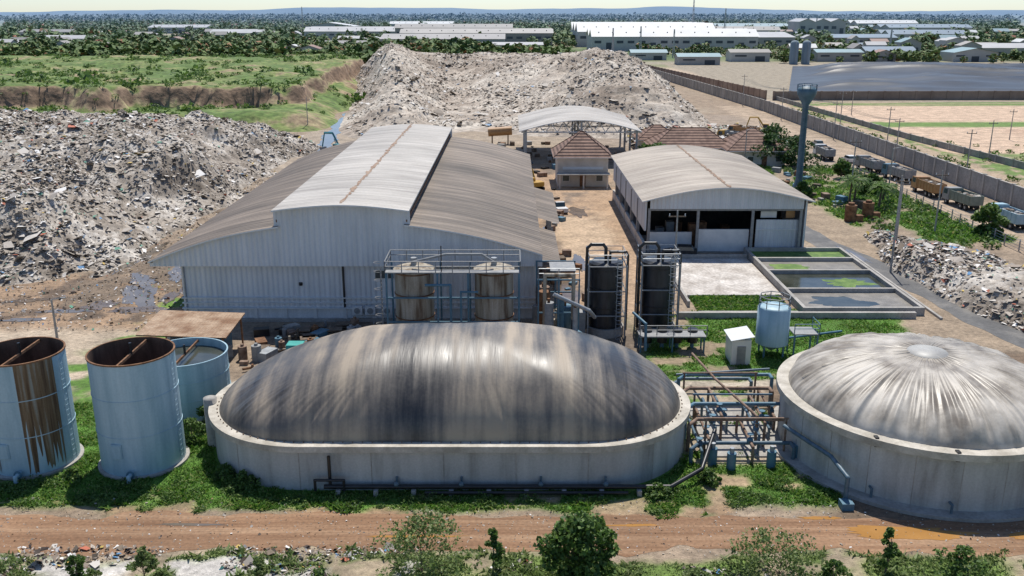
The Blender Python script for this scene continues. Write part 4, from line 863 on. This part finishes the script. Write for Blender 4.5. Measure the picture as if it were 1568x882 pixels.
# ------------------------------------------------------------------ trees
def tree(name,x,y,h,r,mt,leaf=.28,n=2600,trunkh=.35,clumps=16,tr=.12,sx=1.0,z0=0):
    e=empty(name,(x,y,z0));b=MB();top=Vector((random.uniform(-.2,.2),random.uniform(-.2,.2),h*.75))
    b.cyl((0,0,0),top*.5,tr,M['bark'],r1=tr*.7,n=8);b.cyl(top*.5,top,tr*.7,M['bark'],r1=tr*.25,n=7)
    cs=[];rad=[]
    for i in range(clumps):
        t=random.uniform(trunkh,1.0);a=random.uniform(0,6.283);k=math.sin(math.pi*min(1,(t-trunkh)/(1-trunkh)*.75+.22));d=r*k*random.uniform(.35,1)
        c=Vector((d*math.cos(a)*sx,d*math.sin(a),h*t));cs.append(c);q=r*random.uniform(.20,.40);rad.append((q,q,q*.75))
        s0=top*min(.95,max(.25,t-.22)/.75*.9);b.cyl(s0,c,tr*.35,M['bark'],r1=tr*.1,n=5,cap=False)
    b.obj('trunk_and_limbs',e);V,F=leafcloud(np.array(cs),np.array(rad),n//clumps,np.full(clumps,leaf));npmesh('crown',V,F,mt,e);return e
tree('roadside_tree',4.0,46.0,4.3,2.2,M['leaf'],.20,7000,.2,38,.11)
tree('roadside_shrub',-5.2,46.2,4.2,2.7,M['leafy'],.13,3600,.15,44,.05)
tree('roadside_shrub',-1.1,47.3,2.8,.7,M['leaf'],.15,1200,.2,14,.05)
tree('slender_tree',22.2,47.2,3.0,.6,M['leaf'],.15,1500,.2,18,.06)
tree('roadside_shrub',15.5,46.2,3.2,2.6,M['leafy'],.13,2400,.1,36,.05);tree('roadside_shrub',25.4,45.2,2.9,1.5,M['leaf'],.15,2200,.1,26,.05)
for x,y,h,r in ((-29,45.5,1.8,1.6),(-25.5,46.3,1.9,.6),(-24,45.2,1.6,.6),(-21.5,46.4,2.2,.8),(-20,45,1.7,.9),(-14.5,45.5,2.0,.7),(-11,45.3,1.4,1.0),(-33,46,1.6,1.0),(10.5,45.3,1.4,1.0),(31,46,1.6,1.0),(18.5,45.4,2.2,.8)):
    tree('roadside_shrub',x,y,h,r,random.choice([M['leaf'],M['leafy'],M['leafy']]),.13,1200,.1,20,.04)
for x,y,h,r in ((-24.9,64.6,1.7,1.5),(-24.0,67.5,2.0,1.3),(-19,57.6,.9,1.2),(-20.5,58.8,.9,1.0),(10.2,56.2,.8,1.0),(14,58,1.0,.8),(-31.5,58.7,.7,.7)):
    tree('bush',x,y,h,r,M['leaf'],.13,1500,.05,16,.04)
for x,y,h,r in ((56,200,6.5,5),(61,197,6,4.5),(59,208,7,5),(31,192,5,3.5),(29,197,4.5,3),(-2.5,188,3,1.6),(66,166,3.4,2.4),(71,133,4.8,2.3),(52,162,2.6,1.6),(66,182,3.4,2.2),(46,180,3.4,2.4),(95,140,4,2.4),(98,155,3.4,2.4),(96,128,3.6,3)):
    tree('garden_tree',x,y,h,r,M['leafd'] if r>4 else M['leaf'],.4,2000,.18,26,.15)
def palm(x,y,h,R=2.6,nf=16):
    e=empty('palm_tree',(x,y,0));b=MB();b.cyl((0,0,0),(.2,0,h),.22,M['bark'],r1=.14,n=9);b.obj('trunk',e);vs=[];fs=[]
    for i in range(nf):
        a=6.283*i/nf+random.random()*.3;up=random.uniform(.1,1.0);pr=None
        for k in range(9):
            t=k/8;d=R*t;z=h+up*R*t*1.1-R*.95*t*t;c=Vector((.2+d*math.cos(a),d*math.sin(a),z));w=.42*math.sin(math.pi*min(1,t*.85+.12));nn=Vector((-math.sin(a),math.cos(a),0))
            if pr is not None:
                o=len(vs);p0,w0=pr
                vs+=[p0-nn*w0+Vector((0,0,-w0*.6)),p0,c-nn*w*.35,c-nn*w+Vector((0,0,-w*.6))];vs+=[p0,p0+nn*w0+Vector((0,0,-w0*.6)),c+nn*w+Vector((0,0,-w*.6)),c+nn*w*.35]
                fs+=[(o,o+1,o+2,o+3),(o+4,o+5,o+6,o+7)]
            pr=(c,w)
    b=MB();b.add(vs,fs,M['leaf']);b.obj('fronds',e)
for q in ((58,155,4.5),(62,152,3.8),(60,158,4.0),(44,188,3.5),(65,158,3)): palm(*q)
k=170;px=np.concatenate([rng.uniform(56,72,k),rng.uniform(88,99,k),rng.uniform(103,240,k*2)]);py=np.concatenate([rng.uniform(125,200,k),rng.uniform(120,330,k),rng.uniform(150,232,k*2)])
hh=rng.uniform(.3,1.2,len(px));V,F=leafcloud(np.stack([px,py,hh*.4],1),np.stack([hh*1.2,hh*1.2,hh*.6],1),45,hh*.35);npmesh('verge_scrub',V,F,M['leaf'])
# ------------------------------------------------------------------ black lagoon cover
lx=np.linspace(0,1,300);ly=np.linspace(0,1,170);U,Vv=np.meshgrid(lx,ly)
Yl=364+Vv*205;Xl=(108+Vv*62)+U*430
ed=sm(U*16)*sm((1-U)*16)*sm(Vv*9)*sm((1-Vv)*9)
rid=(1-np.abs(2*fbm(Xl*.012+Yl*.01,Yl*.035,3,161)-1))
Z=.6+ed*(.6+3.2*np.exp(-((Xl-210)/48)**2-((Yl-480)/46)**2)+2.0*np.exp(-((Xl-330)/60)**2-((Yl-425)/26)**2)+1.2*np.exp(-((Xl-250)/50)**2-((Yl-400)/14)**2)+2.4*rid**4+.9*fbm(Xl*.03,Yl*.06,2,171))
_,F=grid(lx,ly,Z);V=np.stack([Xl.ravel(),Yl.ravel(),Z.ravel()],1)
npmesh('covered_lagoon',V,F,mat('black_liner',(.012,.016,.022),(.045,.052,.062),sc=.04,st=(1,3,1),rough=.42,bump=.12,bsc=.12),None,True)
# ------------------------------------------------------------------ distant town
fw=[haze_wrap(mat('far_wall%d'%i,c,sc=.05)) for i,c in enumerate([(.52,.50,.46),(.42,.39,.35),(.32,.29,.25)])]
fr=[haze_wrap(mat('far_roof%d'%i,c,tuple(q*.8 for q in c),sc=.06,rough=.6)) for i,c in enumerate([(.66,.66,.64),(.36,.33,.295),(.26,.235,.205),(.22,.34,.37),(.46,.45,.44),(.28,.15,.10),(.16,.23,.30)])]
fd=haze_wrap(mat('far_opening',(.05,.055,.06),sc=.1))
def hall(name,x,y,w,d,h,rh,wi,ri,bays=1,along='x'):
    e=empty(name,(x,y,0));b=MB();b.box(0,0,0,w,d,h,fw[wi]);b.obj('walls',e);b=MB()
    for k in range(bays):
        if along=='x':
            d0=-d/2+d*k/bays-.5;d1=-d/2+d*(k+1)/bays;m_=(d0+d1)/2;a=w/2+1
            b.add([(-a,d0,h+.05),(a,d0,h+.05),(a,m_,h+rh),(-a,m_,h+rh),(-a,d1,h+.05),(a,d1,h+.05)],[(0,1,2,3),(3,2,5,4)],fr[ri]);b.add([(-w/2,d0,h),(-w/2,m_,h+rh-.1),(-w/2,d1,h)],[(0,1,2)],fw[wi]);b.add([(w/2,d0,h),(w/2,m_,h+rh-.1),(w/2,d1,h)],[(2,1,0)],fw[wi])
        else:
            x0=-w/2+w*k/bays;x1=-w/2+w*(k+1)/bays;m_=(x0+x1)/2;a=d/2+1
            b.add([(x0,-a,h+.05),(m_,-a,h+rh),(m_,a,h+rh),(x0,a,h+.05),(x1,-a,h+.05),(x1,a,h+.05)],[(0,1,2,3),(1,4,5,2)],fr[ri]);b.add([(x0,-d/2-.02,h),(x1,-d/2-.02,h),(m_,-d/2-.02,h+rh-.1)],[(0,1,2)],fw[wi])
    k=max(2,int(w/11))
    if along=='x' and w>60:
        for i in range(k):
            xx=-w/2+w*(i+.5)/k
            b.box(xx,-d/2+d*.25/bays,h+rh*.5+.25,.8,.8,.6,fd)
    b.obj('roof',e);b=MB();k=max(2,int(w/9))
    for i in range(k):
        xx=-w/2+w*(i+.5)/k
        if i%4==1: b.box(xx,-d/2,0,w/k*.5,.2,h*.6,fd)
        else: b.box(xx,-d/2,h*.55,w/k*.6,.2,h*.18,fd)
    b.obj('openings',e)
H=[('factory_warehouse',138,830,140,60,12,6,0,0,2,'x'),('factory_warehouse',128,960,130,120,14,8,0,0,3,'x'),('factory_warehouse',232,900,50,80,10,4,1,4,1,'x'),
('factory_warehouse',-62,870,110,60,9,4,1,1,1,'x'),('factory_warehouse',-35,960,150,50,12,4,2,1,2,'x'),('factory_warehouse',-65,1080,130,50,15,4,2,2,2,'x'),('factory_warehouse',-190,1150,110,60,10,5,0,4,2,'x'),('factory_warehouse',-255,1350,70,50,13,5,0,0,1,'y'),('factory_warehouse',-320,1100,50,40,9,4,1,4,1,'x'),
('factory_warehouse',0,790,50,25,6,2,1,4,1,'x'),('factory_warehouse',-140,800,50,26,7,2,2,2,1,'x'),('factory_warehouse',118,600,26,16,5,2,1,3,1,'x'),('factory_warehouse',95,660,24,16,5,2,0,3,1,'x'),('factory_warehouse',160,640,26,16,6,2,0,2,1,'x'),('factory_warehouse',220,640,30,16,6,2,1,3,1,'x'),
('factory_warehouse',262,660,34,18,6,3,2,6,1,'x'),('factory_warehouse',310,640,30,20,6,3,0,3,1,'y'),('factory_warehouse',365,700,50,30,7,3,1,4,1,'x'),('factory_warehouse',330,900,60,30,9,3,2,6,1,'x'),('factory_warehouse',430,1000,80,40,10,4,0,6,2,'x'),('factory_warehouse',480,820,50,30,8,3,0,0,1,'x'),
('factory_warehouse',270,1100,70,40,12,4,0,2,2,'x'),('factory_warehouse',350,1400,100,50,12,4,0,3,2,'x'),('factory_warehouse',560,1300,110,60,12,4,0,6,2,'x'),('factory_warehouse',400,1250,60,50,20,4,0,4,3,'y'),('factory_warehouse',180,1500,80,50,12,4,0,4,2,'x'),('factory_warehouse',620,1600,100,60,14,5,0,0,2,'x'),('factory_warehouse',-520,1500,90,50,9,4,0,4,1,'x'),('factory_warehouse',-160,1700,110,50,12,4,0,0,2,'x'),
('factory_warehouse',-420,900,50,26,8,3,0,4,1,'x'),('factory_warehouse',-560,1150,60,30,9,3,0,2,1,'x')]
for q in H: hall(*q)
for i in range(130):
    if i<50: x=random.uniform(-560,-120);y=random.uniform(640,1300)
    else: x=random.uniform(200,700);y=random.uniform(600,1600)
    w_=random.uniform(8,20);hall('distant_house',x,y,w_,random.uniform(8,14),random.uniform(5,10),random.uniform(2,3.4),random.choice([0,1,1]),random.choice([5,3,4,2,1,6,0] if i>49 else [5,1,5,2,4,0]),1,random.choice('xy'))
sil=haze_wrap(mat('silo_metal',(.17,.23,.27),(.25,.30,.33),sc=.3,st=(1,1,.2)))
for x,y in ((180,602),(188,603)):
    b=MB();b.rev(x,y,[(2.7,0),(2.7,13),(1.9,14.4),(.01,14.8)],sil,20);b.ladder(x,y-3.0,0,14,M['steel'],0,-1);b.obj('storage_silo')
def mast(x,y,h,w=2.0):
    b=MB();mt=fr[4]
    for a in range(3):
        an=a*2.094;b.cyl((w*math.cos(an),w*math.sin(an),0),(.3*math.cos(an),.3*math.sin(an),h),.28,mt,n=4)
    for k in range(int(h/4)):
        z=k*4;q=w+(.3-w)*z/h;q2=w+(.3-w)*(z+4)/h
        for a in range(3):
            a0=a*2.094;a1=(a+1)*2.094;b.cyl((q*math.cos(a0),q*math.sin(a0),z),(q2*math.cos(a1),q2*math.sin(a1),z+4),.14,mt,n=3,cap=False)
    b.obj('radio_mast',loc=(x,y,0))
mast(190,1000,46);mast(235,1050,36);mast(66,620,22,1);mast(95,700,22,1);mast(118,690,20,1);mast(-330,1500,40);mast(280,700,20,1);mast(320,1000,28,1);mast(460,760,22,1)
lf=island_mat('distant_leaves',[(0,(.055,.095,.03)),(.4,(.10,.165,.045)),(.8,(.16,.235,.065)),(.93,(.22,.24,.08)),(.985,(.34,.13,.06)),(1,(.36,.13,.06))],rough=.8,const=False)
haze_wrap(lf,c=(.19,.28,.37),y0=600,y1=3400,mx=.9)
def forest(name,n,x0,x1,y0,y1,h0,h1,per,thr,seed,excl=True,wide=0):
    px=rng.uniform(x0,x1,n);py=y0+(y1-y0)*rng.uniform(0,1,n)**1.3
    if wide: px=px*(py/y0)
    k=fbm(px*.008,py*.008,3,seed)>thr
    if excl:
        for q in H: k&=~((np.abs(px-q[1])<q[3]/2+5)&(py-q[2]<q[4]/2+6)&(py-q[2]>-q[4]/2-14))
        k&=~((px>60)&(px<560)&(py<600))
    px,py=px[k],py[k];h=rng.uniform(h0,h1,len(px))*rng.uniform(.7,1.25,len(px))
    c=np.stack([px,py,h*.55],1);V,F=leafcloud(c,np.stack([h*rng.uniform(.4,.65,len(px)),h*.5,h*.45],1),per,h*.24,flat=.9);npmesh(name,V,F,lf)
forest('distant_trees',1800,-460,40,570,900,5,11,100,.40,201)
forest('distant_trees',3400,-760,760,880,1500,6,13,56,.42,211)
forest('distant_trees',1000,100,700,610,900,4,8,80,.45,221)
forest('distant_trees',7000,-800,800,1500,3500,7,15,26,.34,231,wide=1)
forest('distant_trees',420,-420,-60,560,600,4,9,120,.3,241)
forest('distant_trees',5500,-2200,2200,3400,6500,14,24,14,.25,251)
hx=np.linspace(-9000,9000,200);hz=fbm(hx*.0006,hx*0,5,261)*90+10
V=np.concatenate([np.stack([hx,hx*0+9000,hx*0-5],1),np.stack([hx,hx*0+9400,hz],1),np.stack([hx,hx*0+10500,hz*0-5],1)]);n_=200;i=np.arange(n_-1)
F=np.concatenate([np.stack([i,i+1,i+1+n_,i+n_],1),np.stack([i+n_,i+1+n_,i+1+2*n_,i+2*n_],1)]);npmesh('hills',V,F,mat('hazy_hills',(.13,.21,.31),(.16,.24,.33),sc=.001,rough=1),None,True)  # distance haze painted in as the hills' blue base colour
# ------------------------------------------------------------------ camera
cd=bpy.data.cameras.new('camera');cd.lens=32.14;cd.sensor_width=36;cd.clip_end=30000;cd.clip_start=.5
co=bpy.data.objects.new('camera',cd);co.location=(0,0,32);co.rotation_euler=(math.radians(73.2),0,0);link(co);S.camera=co
S.view_settings.view_transform='Standard';S.view_settings.look='None';S.view_settings.exposure=0
